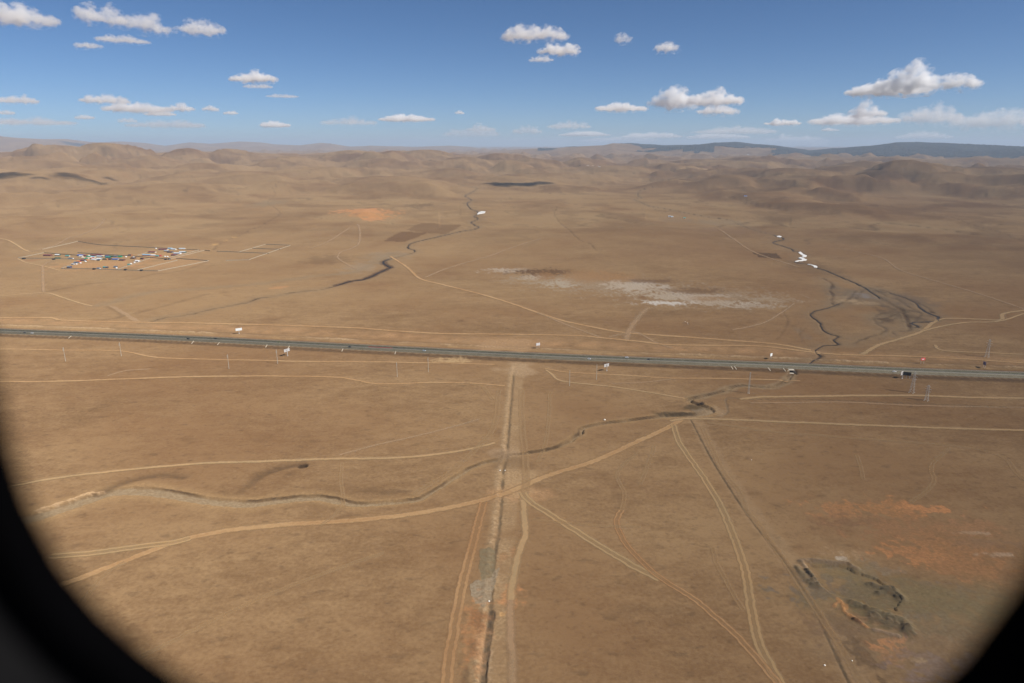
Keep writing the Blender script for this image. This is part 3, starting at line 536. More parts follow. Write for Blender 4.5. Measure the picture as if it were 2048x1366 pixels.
# ------------------------------------------------------------------ build the ground sheets
def sheet(name, i0, i1, m, label):
    n = i1 - i0; co = np.stack([X[i0:i1], Y[i0:i1], Z[i0:i1]], -1).reshape(-1, 3).astype(np.float32)
    ii = np.arange(n - 1)[:, None] * NC; jj = np.arange(NC)[None]; j2 = (jj + 1) % NC
    f = np.stack([ii + jj, ii + NC + jj, ii + NC + j2, ii + j2], -1).reshape(-1, 4).astype(np.int32)[:, ::-1]
    me = bpy.data.meshes.new(name); me.vertices.add(len(co)); me.vertices.foreach_set("co", co.ravel())
    me.loops.add(f.size); me.loops.foreach_set("vertex_index", np.ascontiguousarray(f).ravel())
    me.polygons.add(len(f)); me.polygons.foreach_set("loop_start", np.arange(0, f.size, 4, dtype=np.int32)); me.polygons.foreach_set("loop_total", np.full(len(f), 4, np.int32))
    me.polygons.foreach_set("use_smooth", np.ones(len(f), bool)); me.update()
    at_ = me.color_attributes.new("soil", 'FLOAT_COLOR', 'POINT'); at_.data.foreach_set("color", soil[i0:i1].reshape(-1).astype(np.float32))
    me.materials.append(m); ob = bpy.data.objects.new(name, me); COL.objects.link(ob); tag(ob, label, None, None, "structure"); return ob
iA = int(np.searchsorted(RW, 4400)); iB = int(np.searchsorted(RW, 14000))
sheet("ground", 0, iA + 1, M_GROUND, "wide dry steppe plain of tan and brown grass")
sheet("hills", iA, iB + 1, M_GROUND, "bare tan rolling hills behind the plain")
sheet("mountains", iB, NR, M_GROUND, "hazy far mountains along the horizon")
# forest on the plateau: one mass of crowns lifted off the slope
fmask = (FOREST > 0.80)
fi, fj = np.nonzero(fmask[:-1, :-1] & fmask[1:, :-1] & fmask[:-1, 1:] & fmask[1:, 1:] & (np.arange(NC - 1) < len(th_in) + 20)[None])
idx = {}
if len(fi):
    used = np.zeros(Z.shape, bool)
    for a, b in ((0, 0), (1, 0), (0, 1), (1, 1)): used[fi + a, fj + b] = True
    vid = np.full(Z.shape, -1, np.int64); vid[used] = np.arange(used.sum())
    rng = np.random.default_rng(5); lift = rng.uniform(7, 19, used.sum())
    co = np.stack([X[used], Y[used], Z[used] + lift], -1)
    f = np.stack([vid[fi, fj], vid[fi, fj + 1], vid[fi + 1, fj + 1], vid[fi + 1, fj]], -1)
    me = bpy.data.meshes.new("forest"); me.from_pydata(co.tolist(), [], f.tolist()); me.update()
    m, t, o = mat("conifer_forest"); d = N(t, "ShaderNodeBsdfDiffuse"); d.inputs["Roughness"].default_value = 1
    t.links.new(ramp(t, noise(t, pos(t), 1 / 160, 4, 0.7), [(0.38, (0.017, 0.019, 0.020)), (0.58, (0.034, 0.034, 0.030)), (0.70, (0.085, 0.068, 0.046))]), d.inputs["Color"]); t.links.new(d.outputs[0], o.inputs[0])
    me.materials.append(m); ob = bpy.data.objects.new("forest", me); COL.objects.link(ob); tag(ob, "dark conifer forest covering the high plateau at right", None, None, "stuff")

def gz(x, y):
    """height of the built ground sheet"""
    x = np.asarray(x, float); y = np.asarray(y, float)
    r = np.hypot(x, y); a = np.arctan2(x, y)
    i = np.clip(np.searchsorted(RW, r) - 1, 0, NR - 2); fr_ = (r - RW[i]) / (RW[i + 1] - RW[i])
    j = np.clip(((a - TH[0]) / dt).astype(int), 0, len(th_in) - 2); fj_ = np.clip((a - TH[j]) / dt, 0, 1)
    return (Z[i, j] * (1 - fr_) * (1 - fj_) + Z[i + 1, j] * fr_ * (1 - fj_) + Z[i, j + 1] * (1 - fr_) * fj_ + Z[i + 1, j + 1] * fr_ * fj_)
def gp(px, py):
    p = at(px, py)[0]; return Vector((p[0], p[1], float(gz(p[0], p[1]))))

# ------------------------------------------------------------------ ribbons lying on the ground: tracks, water, ice
def ribbon(name, P, width, m, label, lift=0.05, nu=7, taper=False, kind="structure"):
    P = np.asarray(P); T = np.gradient(P, axis=0); T /= np.maximum(np.hypot(T[:, 0], T[:, 1]), 1e-6)[:, None]; Nn = np.stack([-T[:, 1], T[:, 0]], 1)
    us = np.linspace(-1, 1, nu); n = len(P); wv = np.full(n, width * 0.5)
    if taper: tt = np.linspace(0, 1, n); wv = wv * np.clip(np.minimum(tt, 1 - tt) * 12 + 0.25, 0, 1)
    co = P[:, None, :] + Nn[:, None, :] * (us[None, :, None] * wv[:, None, None])
    r_ = np.hypot(co[..., 0], co[..., 1]); z = gz(co[..., 0], co[..., 1]) + lift + 0.00016 * r_
    v = np.concatenate([co, z[..., None]], -1).reshape(-1, 3)
    f = [(i * nu + j, (i + 1) * nu + j, (i + 1) * nu + j + 1, i * nu + j + 1) for i in range(n - 1) for j in range(nu - 1)]
    me = bpy.data.meshes.new(name); me.from_pydata(v.tolist(), [], f); me.update()
    s_ = np.concatenate([[0], np.cumsum(np.hypot(*np.diff(P, axis=0).T))])
    a1 = me.attributes.new("across", 'FLOAT', 'POINT'); a1.data.foreach_set("value", np.tile(us, n).astype(np.float32))
    a2 = me.attributes.new("along", 'FLOAT', 'POINT'); a2.data.foreach_set("value", np.repeat(s_, nu).astype(np.float32))
    if me.polygons[0].normal.z < 0: me.flip_normals()
    for p in me.polygons: p.use_smooth = True
    me.materials.append(m); ob = bpy.data.objects.new(name, me); COL.objects.link(ob); return tag(ob, label, None, None, kind)
def track_mat(name, c1, c2, alpha, rut=False, edge=0.35, patchy=0.5):
    m, t, o = mat(name); p = pos(t)
    u = mth(t, 'ABSOLUTE', N(t, "ShaderNodeAttribute", attribute_name="across").outputs["Fac"])
    n1 = noise(t, p, 1 / 9, 3, 0.6); n2 = noise(t, p, 1 / 2.5, 3, 0.65); n3 = noise(t, p, 1 / 60, 2, 0.5)
    uu = mth(t, 'ADD', u, mth(t, 'MULTIPLY', mth(t, 'SUBTRACT', n1, 0.5), 0.7))
    if rut:
        g = mth(t, 'SUBTRACT', mth(t, 'ABSOLUTE', mth(t, 'SUBTRACT', mth(t, 'ADD', u, mth(t, 'MULTIPLY', mth(t, 'SUBTRACT', n1, 0.5), 0.12)), 0.52)), 0.0)
        mr = N(t, "ShaderNodeMapRange", interpolation_type='SMOOTHSTEP'); t.links.new(g, mr.inputs[0]); mr.inputs[1].default_value = 0.50; mr.inputs[2].default_value = 0.08; mr.inputs[3].default_value = 0; mr.inputs[4].default_value = 1
    mb = N(t, "ShaderNodeMapRange", interpolation_type='SMOOTHSTEP'); t.links.new(uu, mb.inputs[0]); mb.inputs[1].default_value = 1.0; mb.inputs[2].default_value = 0.35; mb.inputs[3].default_value = 0; mb.inputs[4].default_value = 0.55
    if not rut:
        mr = N(t, "ShaderNodeMapRange", interpolation_type='SMOOTHSTEP'); t.links.new(uu, mr.inputs[0]); mr.inputs[1].default_value = 1.0; mr.inputs[2].default_value = 1.0 - 2 * edge; mr.inputs[3].default_value = 0; mr.inputs[4].default_value = 1
    a = mth(t, 'MULTIPLY', mth(t, 'MAXIMUM', mr.outputs[0], mb.outputs[0]), mth(t, 'MULTIPLY', alpha * 1.05, mth(t, 'ADD', 1 - patchy, mth(t, 'MULTIPLY', mth(t, 'ADD', n3, n2), patchy))))
    a = mth(t, 'MINIMUM', mth(t, 'MULTIPLY', a, mth(t, 'LESS_THAN', u, 0.985)), 1.0)
    c = mixc(t, ramp(t, mth(t, 'ADD', mth(t, 'MULTIPLY', n3, 0.6), mth(t, 'MULTIPLY', n2, 0.4)), [(0.38, (0, 0, 0)), (0.62, (1, 1, 1))]), tuple(c1), tuple(c2))
    if not rut:      # two wheel lines worn paler inside the wide track
        w_ = mth(t, 'ABSOLUTE', mth(t, 'SUBTRACT', u, 0.38)); k_ = N(t, "ShaderNodeMapRange", interpolation_type='SMOOTHSTEP'); t.links.new(w_, k_.inputs[0]); k_.inputs[1].default_value = 0.2; k_.inputs[2].default_value = 0.03
        c = mixc(t, mth(t, 'MULTIPLY', k_.outputs[0], 0.5), c, tuple(min(1, x * 1.18) for x in c2))
    d = N(t, "ShaderNodeBsdfDiffuse"); d.inputs["Roughness"].default_value = 1; t.links.new(c, d.inputs[0])
    tr_ = N(t, "ShaderNodeBsdfTransparent"); mx = N(t, "ShaderNodeMixShader"); t.links.new(a, mx.inputs[0]); t.links.new(tr_.outputs[0], mx.inputs[1]); t.links.new(d.outputs[0], mx.inputs[2])
    t.links.new(mx.outputs[0], o.inputs[0]); return m
T_OR = track_mat("orange_dirt", (0.315, 0.183, 0.085), (0.325, 0.212, 0.108), 0.9, edge=0.42)
T_TAN = track_mat("tan_dirt", (0.325, 0.228, 0.122), (0.325, 0.210, 0.106), 0.85, edge=0.42)
T_FAINT = track_mat("faint_dirt", (0.32, 0.222, 0.130), (0.32, 0.205, 0.115), 0.65, edge=0.45, patchy=0.8)
T_RUT = track_mat("rutted_dirt", (0.335, 0.235, 0.124), (0.335, 0.215, 0.105), 0.8, rut=True)
T_RUTF = track_mat("faint_ruts", (0.335, 0.225, 0.12), (0.33, 0.205, 0.1), 0.5, rut=True, patchy=0.8)
T_RUTO = track_mat("orange_ruts", (0.315, 0.178, 0.083), (0.33, 0.202, 0.1), 0.78, rut=True)
tracks = [
 ([(105, 1175), (150, 1160), (250, 1122), (350, 1084), (450, 1062), (560, 1050), (680, 1043), (800, 1031), (900, 1015), (985, 995), (1040, 975), (1100, 950), (1180, 925), (1260, 890), (1330, 858), (1362, 840)], 6.5, T_OR, "wide orange dirt track crossing the foreground plain"),
 ([(100, 1113), (200, 1104), (300, 1090), (350, 1084), (380, 1076)], 5, T_RUT, "pale rutted track joining the orange track at left"),
 ([(10, 975), (120, 955), (250, 940), (400, 927), (520, 923), (650, 918), (780, 916), (860, 910), (930, 900), (990, 886)], 4.2, T_TAN, "thin tan track north of the sandy creek bed"),
 ([(1046, 985), (1060, 1003), (1110, 1035), (1180, 1080), (1260, 1128), (1320, 1158)], 4.6, T_RUT, "pale straw track from the crossing toward lower right"),
 ([(1243, 1020), (1233, 1045), (1250, 1085), (1280, 1120), (1320, 1155), (1390, 1200), (1450, 1250), (1500, 1300), (1555, 1366), (1600, 1430)], 3.4, T_RUTO, "curving orange wheel ruts in the lower foreground"),
 ([(1275, 905), (1235, 945), (1248, 985), (1248, 1000), (1243, 1020)], 2.4, T_RUTF, "faint ruts north of the curving orange ruts"),
 ([(1310, 890), (1292, 940), (1280, 970)], 2.6, T_RUTF, "faint short ruts below the orange track"),
 ([(1347, 848), (1352, 868), (1365, 895), (1400, 945), (1440, 1010), (1470, 1080), (1490, 1140), (1503, 1220), (1520, 1290), (1560, 1366), (1600, 1430)], 4.2, T_RUT, "tan rutted track descending right of the creek bend"),
 ([(1405, 855), (1425, 900), (1450, 950), (1480, 985), (1492, 1020), (1520, 1055), (1570, 1125), (1640, 1230), (1690, 1310), (1740, 1400)], 3.2, T_RUTF, "rutted track running beside the straight cable ditch"),
 ([(1340, 842), (1380, 837), (1480, 840), (1600, 845), (1750, 851), (1900, 856.5), (2048, 861), (2200, 866)], 4.6, T_TAN, "straight tan track crossing the right plain"),
 ([(1415, 845), (1528, 862), (1640, 871), (1750, 880), (1850, 887), (1930, 895), (1990, 908), (2018, 925), (2032, 945), (2060, 968)], 3.2, T_RUTF, "faint curving ruts on the right plain"),
 ([(1900, 895), (1870, 922), (1862, 940), (1868, 962), (1850, 985), (1820, 1005)], 2.6, T_RUTF, "faint wheel marks below the curving ruts at right"),
 ([(1713, 910), (1722, 935), (1726, 960)], 2.4, T_RUTF, "short faint wheel marks in the right plain"),
 ([(968, 1005), (958, 1040), (945, 1090), (932, 1140), (920, 1190), (908, 1260), (898, 1320), (891, 1400)], 4.6, T_RUTO, "orange rutted service track left of the pipeline trench"),
 ([(1046, 998), (1049, 1040), (1050, 1070), (1038, 1105), (1028, 1150), (1021, 1200)], 4.6, T_TAN, "tan service track right of the pipeline trench"),
 ([(1021, 1200), (1021, 1250), (1024, 1310), (1026, 1400)], 4.2, T_FAINT, "faint end of the service track right of the trench"),
 ([(1043, 780), (1044, 830), (1046, 870), (1050, 905), (1052, 960), (1048, 1000)], 4.4, T_RUTF, "double ruts parallel to the pipeline strip"),
 ([(998, 780), (995, 810), (992, 838), (980, 868), (945, 905), (900, 945), (860, 968), (825, 992)], 4.0, T_RUTF, "curving rutted track left of the pipeline strip"),
 ([(930, 765), (965, 775), (985, 800)], 3.0, T_RUTF, "faint arc of ruts near the pipeline strip"),
 ([(280, 1315), (370, 1270), (480, 1215), (560, 1180), (640, 1150), (770, 1105)], 2.6, T_RUTF, "pale faint wheel line across the lower left plain"),
 ([(-100, 634), (0, 636), (100, 636), (130, 641), (280, 645), (380, 646), (500, 649), (630, 653), (720, 656.5), (800, 662.5), (880, 667), (1020, 669), (1150, 671.5), (1215, 677), (1280, 683), (1330, 689), (1400, 691), (1520, 692.5), (1640, 706), (1700, 710), (1800, 712), (1850, 714), (1960, 720), (2048, 726), (2200, 733)], 6.5, T_OR, "long dirt road following the far side of the highway"),
 ([(780, 512), (815, 535), (840, 557), (880, 568), (960, 588), (1020, 606), (1075, 625), (1125, 641), (1180, 653), (1240, 664), (1300, 669), (1400, 676), (1480, 682), (1560, 689), (1640, 704)], 7, T_OR, "diagonal orange track running down to the highway road"),
 ([(1075, 625), (1140, 652), (1205, 676)], 5, T_FAINT, "short branch track joining the highway road"),
 ([(1218, 674), (1250, 667), (1275, 665), (1310, 684), (1345, 697)], 4.6, T_FAINT, "looping turnout track beside the highway road"),
 ([(0, 698), (60, 699), (125, 700.5), (240, 702), (305, 714), (385, 718), (520, 721), (600, 723), (760, 724), (880, 726), (990, 729)], 4.0, T_OR, "thin orange track near side of the highway"),
 ([(0, 763), (100, 763), (230, 759), (360, 754), (520, 752), (660, 754), (705, 759), (746, 767), (790, 768), (860, 765), (940, 766), (1010, 772)], 4.0, T_OR, "orange track parallel to the highway at left"),
 ([(1090, 737), (1140, 745), (1255, 751), (1335, 756), (1435, 757), (1520, 759), (1600, 762)], 3.6, T_OR, "orange track right of the pipeline by the highway"),
 ([(1092, 740), (1105, 749), (1115, 759), (1143, 765), (1220, 773), (1280, 782), (1340, 792), (1375, 798)], 3.6, T_TAN, "tan track leading to the creek bend"),
 ([(1225, 767), (1295, 764), (1358, 756)], 3.0, T_FAINT, "faint link between two tracks near the highway"),
 ([(1480, 798), (1528, 794), (1630, 792.5), (1730, 791), (1840, 791), (1940, 795), (2048, 796.5), (2200, 800)], 5.5, T_TAN, "tan track passing below the lattice towers"),
 ([(1500, 806), (1610, 805), (1700, 805), (1860, 812), (2048, 815), (2200, 817)], 3.2, T_FAINT, "faint track beside the shallow right ditch"),
 ([(1710, 711), (1725, 708.5), (1756, 690.5), (1802, 677), (1843, 663), (1871, 642.5), (1896, 637), (1960, 638.7), (2003, 640), (2006, 628), (2048, 621), (2120, 615)], 6.5, T_TAN, "sweeping tan track beyond the highway at right"),
 ([(1843, 663), (1883, 652.7), (1934, 645), (1998, 642.5), (2048, 627)], 5, T_TAN, "second branch of the sweeping track at right"),
 ([(1870, 690), (1885, 701), (1960, 705), (2048, 709)], 4.5, T_TAN, "short tan track behind the red billboard"),
 ([(85, 532), (86, 560), (87, 584)], 5, T_FAINT, "short lane leading south from the settlement"),
 ([(0, 592), (88, 586), (125, 595), (163, 607), (185, 612)], 5, T_TAN, "tan track meeting the lane south of the settlement"),
 ([(35, 517), (52, 525), (85, 532), (120, 541)], 4.5, T_TAN, "track hugging the settlement's near corner"),
 ([(85, 532), (95, 525), (105, 522)], 4, T_FAINT, "short spur toward the settlement fence"),
 ([(0, 477), (20, 482), (40, 494), (62, 504)], 6, T_TAN, "track coming in from the left of the settlement"),
 ([(60, 504), (130, 480), (210, 437)], 6, T_FAINT, "faint track climbing behind the settlement"),
 ([(620, 497), (650, 486), (690, 462), (700, 455)], 6, T_FAINT, "faint track running up to the orange pit"),
 ([(680, 505), (715, 490), (720, 465), (716, 448)], 6, T_FAINT, "second faint track running up to the orange pit"),
 ([(680, 505), (676, 516), (700, 532), (712, 538)], 5, T_FAINT, "faint loop below the orange pit"),
 ([(850, 555), (900, 535), (980, 512), (1010, 500), (1080, 478)], 6, T_FAINT, "faint oblique track across the middle plain"),
 ([(1250, 682), (1262, 655), (1285, 625), (1300, 615)], 9, T_FAINT, "broad worn strip leading to the salt flat"),
 ([(1670, 495), (1760, 515), (1800, 540), (1870, 562), (1950, 585), (2048, 618)], 5, T_FAINT, "faint long track on the right plain"),
 ([(1430, 455), (1470, 480), (1510, 505), (1600, 535)], 6, T_FAINT, "faint track along the right stream"),
 ([(1064, 1039), (1130, 1046), (1200, 1052), (1282, 1054)], 2.2, T_RUTF, "faint level wheel marks right of the track crossing"),
 ([(1425, 1095), (1433, 1126), (1459, 1175), (1487, 1221)], 2.4, T_RUTF, "faint ruts left of the tan rutted track"),
 ([(679, 910), (756, 889), (833, 872), (884, 859), (960, 838)], 3.0, T_FAINT, "faint old trail north of the thin tan track"),
 ([(215, 752), (250, 742), (300, 738)], 3.5, T_FAINT, "pale worn scrape on the left plain"),
 ([(165, 1205), (190, 1170), (215, 1145), (250, 1124)], 2.6, T_RUTF, "faint ruts branching below the wide orange track"),
 ([(640, 1052), (670, 1030), (686, 1002), (682, 960), (684, 925)], 2.2, T_RUTF, "very faint wheel marks crossing the creek bed"),
 ([(1100, 785), (1098, 830), (1092, 880), (1075, 925)], 2.6, T_RUTF, "faint second pair of ruts right of the pipeline strip"),
 ([(1465, 660), (1500, 653), (1540, 640), (1590, 606)], 5, T_FAINT, "faint branch track near the marsh")]
for i, (p, wd, m, lab) in enumerate(tracks):
    ribbon("dirt_track", smooth(line(p), wig=0.5, seed=300 + i), wd * 2.0, m, lab, lift=0.05 + 0.012 * (i % 7))

# water and ice in the streams
mw, t, o = mat("stream_water"); b = N(t, "ShaderNodeBsdfPrincipled"); b.inputs["Base Color"].default_value = (0.03, 0.022, 0.016, 1); b.inputs["Roughness"].default_value = 0.45; b.inputs["Specular IOR Level"].default_value = 0.05; t.links.new(b.outputs[0], o.inputs[0])
M_ICE = simple("river_ice", (0.66, 0.645, 0.61), 0.55, 0, 0.06, 0.05)
def part_of(P, a, b): n = len(P); return P[int(a * n):max(int(a * n) + 3, int(b * n))]
ribbon("stream", pix_range(STREAM_MID, 672, 508, 786, 571), 5, mw, "dark pool of the middle stream", 0.10, taper=True)
ribbon("stream", pix_range(STREAM_MID, 800, 380, 970, 505), 2.0, mw, "thin upper run of the middle stream", 0.5)
ribbon("stream", pix_range(STREAM_R, 1540, 470, 1770, 600), 2.6, mw, "dark narrow stream beyond the right ice", 0.45)
ribbon("stream", pix_range(STREAM_A, 1820, 610, 1900, 660), 4.5, mw, "black pool at the end of the marsh", 0.10, taper=True)
ribbon("stream", pix_range(STREAM_A, 1740, 580, 1850, 640), 1.6, mw, "thin channel at the marsh edge", 0.35)
ribbon("stream", pix_range(STREAM_B, 1610, 605, 1690, 735), 1.8, mw, "thin dark channel west of the marsh", 0.35)
def slab(name, pts, o, s, m, label, th=0.5):
    P = line(pts, o, s); bm = bmesh.new(); z0 = max(float(gz(p[0], p[1])) for p in P)
    top = [bm.verts.new((p[0], p[1], z0 + th)) for p in P]; bot = [bm.verts.new((p[0], p[1], z0 - 2.5)) for p in P]
    bm.faces.new(top); n = len(P)
    for i in range(n): bm.faces.new((top[i], bot[i], bot[(i + 1) % n], top[(i + 1) % n]))
    ob = link_bm(name, bm, m); return tag(ob, label, None, None, "structure")
ZO = (1560, 480); ZS = 12.8
slab("river_ice", [(470, 320), (520, 300), (560, 330), (600, 365), (690, 405), (660, 440), (600, 440), (550, 415), (590, 400), (520, 370)], ZO, ZS, M_ICE, "white ice of the upper bend in the right stream")
slab("river_ice", [(470, 465), (520, 440), (600, 455), (620, 475), (690, 505), (660, 525), (540, 535), (400, 555), (375, 545), (460, 522), (560, 510), (550, 485)], ZO, ZS, M_ICE, "white ice of the second bend in the right stream")
slab("river_ice", [(700, 625), (760, 620), (850, 645), (930, 665), (960, 690), (920, 712), (870, 705), (850, 665), (780, 645)], ZO, ZS, M_ICE, "small white ice lobe downstream on the right stream")
slab("river_ice", [(1790, 628), (1800, 610), (1825, 600), (1855, 603), (1850, 615), (1820, 622)], U2, SM, M_ICE, "white ice patch on the middle stream")
slab("river_ice", [(100, 797), (120, 793), (140, 800), (125, 806), (105, 804)], U4, SM, M_ICE, "small white ice patch upstream on the right stream", 0.4)

# ------------------------------------------------------------------ highway
def hw_xyz(s, off):
    x = np.interp(s, hs, HW[:, 0]); y = np.interp(s, hs, HW[:, 1]); z = np.interp(s, hs, hz_line)
    x2 = np.interp(s + 1, hs, HW[:, 0]); y2 = np.interp(s + 1, hs, HW[:, 1]); x1 = np.interp(s - 1, hs, HW[:, 0]); y1 = np.interp(s - 1, hs, HW[:, 1])
    T = np.stack([x2 - x1, y2 - y1], -1); T = T / np.hypot(T[..., 0], T[..., 1])[..., None]
    return np.stack([x - T[..., 1] * off, y + T[..., 0] * off, z], -1), T
def strip(name, o0, o1, zadd, m, label, s0=None, s1=None, step=10, parent=None, thick=0.0):
    ss = np.arange(s0 if s0 is not None else 2, s1 if s1 is not None else hs[-1] - 2, step); ss = np.append(ss, s1 if s1 is not None else hs[-1] - 2)
    a, _ = hw_xyz(ss, o0); b, _ = hw_xyz(ss, o1); bm = bmesh.new()
    A = [bm.verts.new((p[0], p[1], p[2] + zadd)) for p in a]; B = [bm.verts.new((p[0], p[1], p[2] + zadd)) for p in b]
    for i in range(len(ss) - 1): bm.faces.new((A[i], A[i + 1], B[i + 1], B[i]))
    if thick:
        A2 = [bm.verts.new((p[0], p[1], p[2] + zadd - thick)) for p in a]; B2 = [bm.verts.new((p[0], p[1], p[2] + zadd - thick)) for p in b]
        for i in range(len(ss) - 1): bm.faces.new((A[i], A2[i], A2[i + 1], A[i + 1])); bm.faces.new((B[i], B[i + 1], B2[i + 1], B2[i]))
    ob = link_bm(name, bm, m, parent)
    for p in ob.data.polygons:
        pass
    if label: tag(ob, label, None, None, "structure")
    return ob
def asphalt(name, c):
    m, t, o = mat(name); b = N(t, "ShaderNodeBsdfPrincipled"); p = pos(t)
    c_ = ramp(t, mth(t, 'ADD', mth(t, 'MULTIPLY', noise(t, p, 1 / 18, 3, .6), .6), mth(t, 'MULTIPLY', noise(t, p, 1 / 1.5, 3, .6), .4)), [(0.35, tuple(x * .82 for x in c)), (0.65, tuple(x * 1.16 for x in c))])
    t.links.new(c_, b.inputs["Base Color"]); b.inputs["Roughness"].default_value = 0.95; b.inputs["Specular IOR Level"].default_value = 0.08; t.links.new(b.outputs[0], o.inputs[0]); return m
M_ASN = asphalt("worn_asphalt", (0.122, 0.106, 0.072)); M_ASF = asphalt("newer_asphalt", (0.080, 0.075, 0.052))
strip("highway", -12.2, -0.5, 0.0, M_ASN, "near carriageway of the divided highway, worn pale asphalt", thick=0.25)
strip("highway", 0.5, 12.2, 0.0, M_ASF, "far carriageway of the divided highway, darker asphalt", thick=0.25)
M_CONC = simple("concrete", (0.42, 0.38, 0.31), 0.85, 0, 0.15, 0.3); M_PAINT = simple("road_paint", (0.5, 0.46, 0.36), 0.7, 0, 0.15, 0.2); M_STEEL = simple("galvanised_steel", (0.40, 0.38, 0.34), 0.7, 0.1, 0.12, 0.5)
strip("median", -0.42, 0.42, 0.12, simple("median_concrete", (0.27, 0.24, 0.18), .9), "pale raised concrete median of the highway", thick=0.4)
for off, lab in ((-11.3, "pale edge line of the near carriageway"), (-1.3, "pale inner line of the near carriageway"), (1.3, "pale inner line of the far carriageway"), (11.3, "pale edge line of the far carriageway")):
    strip("road_markings", off - 0.1, off + 0.1, 0.006, M_PAINT, lab)
def dashes(off, lab):
    bm = bmesh.new(); s = 10.0
    while s < hs[-1] - 15:
        q, _ = hw_xyz(np.array([s, s + 4.0]), off - 0.08); q2, _ = hw_xyz(np.array([s, s + 4.0]), off + 0.08)
        bm.faces.new([bm.verts.new((p[0], p[1], p[2] + 0.006)) for p in (q[0], q[1], q2[1], q2[0])]); s += 12.0
    tag(link_bm("road_markings", bm, M_PAINT), lab, None, None, "structure")
dashes(-6.3, "lane dashes of the near carriageway"); dashes(6.3, "lane dashes of the far carriageway")
def box(bm, c, sx, sy, sz, rz=0.0, top=1.0, M=None):
    """box from its base centre; top scales the upper face"""
    vs_ = []
    for z, k in ((0, 1), (sz, top)):
        for x, y in ((-1, -1), (1, -1), (1, 1), (-1, 1)):
            X_, Y_ = x * sx / 2 * k, y * sy / 2 * k
            v = Vector((c[0] + X_ * math.cos(rz) - Y_ * math.sin(rz), c[1] + X_ * math.sin(rz) + Y_ * math.cos(rz), c[2] + z))
            vs_.append(bm.verts.new(M @ v if M else v))
    for f in ((3, 2, 1, 0), (4, 5, 6, 7), (0, 1, 5, 4), (1, 2, 6, 5), (2, 3, 7, 6), (3, 0, 4, 7)): bm.faces.new([vs_[i] for i in f])
def bar(bm, a, b, r, n=4, r2=None):
    a = Vector(a); b = Vector(b); d = (b - a)
    if d.length < 1e-6: return
    q = d.to_track_quat('Z', 'Y'); r2 = r if r2 is None else r2; A = []; B = []
    for i in range(n):
        t_ = 2 * math.pi * (i + 0.5) / n; e = q @ Vector((math.cos(t_), math.sin(t_), 0)); A.append(bm.verts.new(a + e * r)); B.append(bm.verts.new(b + e * r2))
    for i in range(n): bm.faces.new((A[i], A[(i + 1) % n], B[(i + 1) % n], B[i]))
    bm.faces.new(A[::-1]); bm.faces.new(B)
def guardrail(off, label):
    p0, _ = hw_xyz(np.array([hs[-1] / 2]), off); root = empty("guardrail", p0[0], 0, label, "guardrail"); inv = Vector(p0[0])
    ss = np.arange(4, hs[-1] - 4, 8.0); q, T = hw_xyz(ss, off); bm = bmesh.new(); prev = None
    for (p, t_) in zip(q, T):
        c = Vector(p) - inv; nrm = Vector((-t_[1], t_[0], 0)); ring = [bm.verts.new(c + nrm * (sx * 0.09) + Vector((0, 0, z))) for sx, z in ((-1, .42), (0.4, .50), (-1, .60), (0.4, .70), (-1, .80), (-1.6, .80), (-1.6, .42))]
        if prev:
            for i in range(7): bm.faces.new((prev[i], ring[i], ring[(i + 1) % 7], prev[(i + 1) % 7]))
        prev = ring
    link_bm("rail", bm, M_STEEL, root); bm = bmesh.new()
    for (p, t_) in zip(q, T): box(bm, Vector(p) - inv - Vector((0, 0, 0.3)), 0.14, 0.14, 1.05, math.atan2(t_[1], t_[0]))
    o_ = link_bm("posts", bm, M_STEEL, root); o_["kind"] = "stuff"
guardrail(12.6, "steel guardrail along the far edge of the highway"); guardrail(0.0, "steel guardrail along the highway median")

def hw_at(px, py):
    """arc length and offset on the highway for a photo pixel"""
    d = ray(px, py); t = (2.2 - CAMH + 0.4) / d[2]; x, y = d[0] * t, d[1] * t
    dd = np.hypot(HW[:, 0] - x, HW[:, 1] - y); k = int(np.argmin(dd)); s = hs[k]
    ss = np.linspace(s - 40, s + 40, 161); q, T = hw_xyz(ss, 0.0); j = int(np.argmin(np.hypot(q[:, 0] - x, q[:, 1] - y)))
    return ss[j], float((-T[j][1]) * (x - q[j][0]) + T[j][0] * (y - q[j][1]))
# red fence on the median
s0, _ = hw_at(750, 696.5); s1, _ = hw_at(796, 699.2)
pm, Tm = hw_xyz(np.array([(s0 + s1) / 2]), 0.9); root = empty("barrier_fence", (pm[0][0], pm[0][1], pm[0][2]), math.atan2(Tm[0][1], Tm[0][0]), "long red barrier fence standing on the highway median", "fence")
bm = bmesh.new(); L = s1 - s0; box(bm, (0, 0, 0.35), L, 0.12, 0.95); link_bm("panel", bm, simple("red_mesh", (0.50, 0.06, 0.035), .6), root)
for i in range(15):
    bm = bmesh.new(); box(bm, (-L / 2 + i * L / 14, 0.12, 0), 0.1, 0.1, 1.5); link_bm("post", bm, M_STEEL, root)
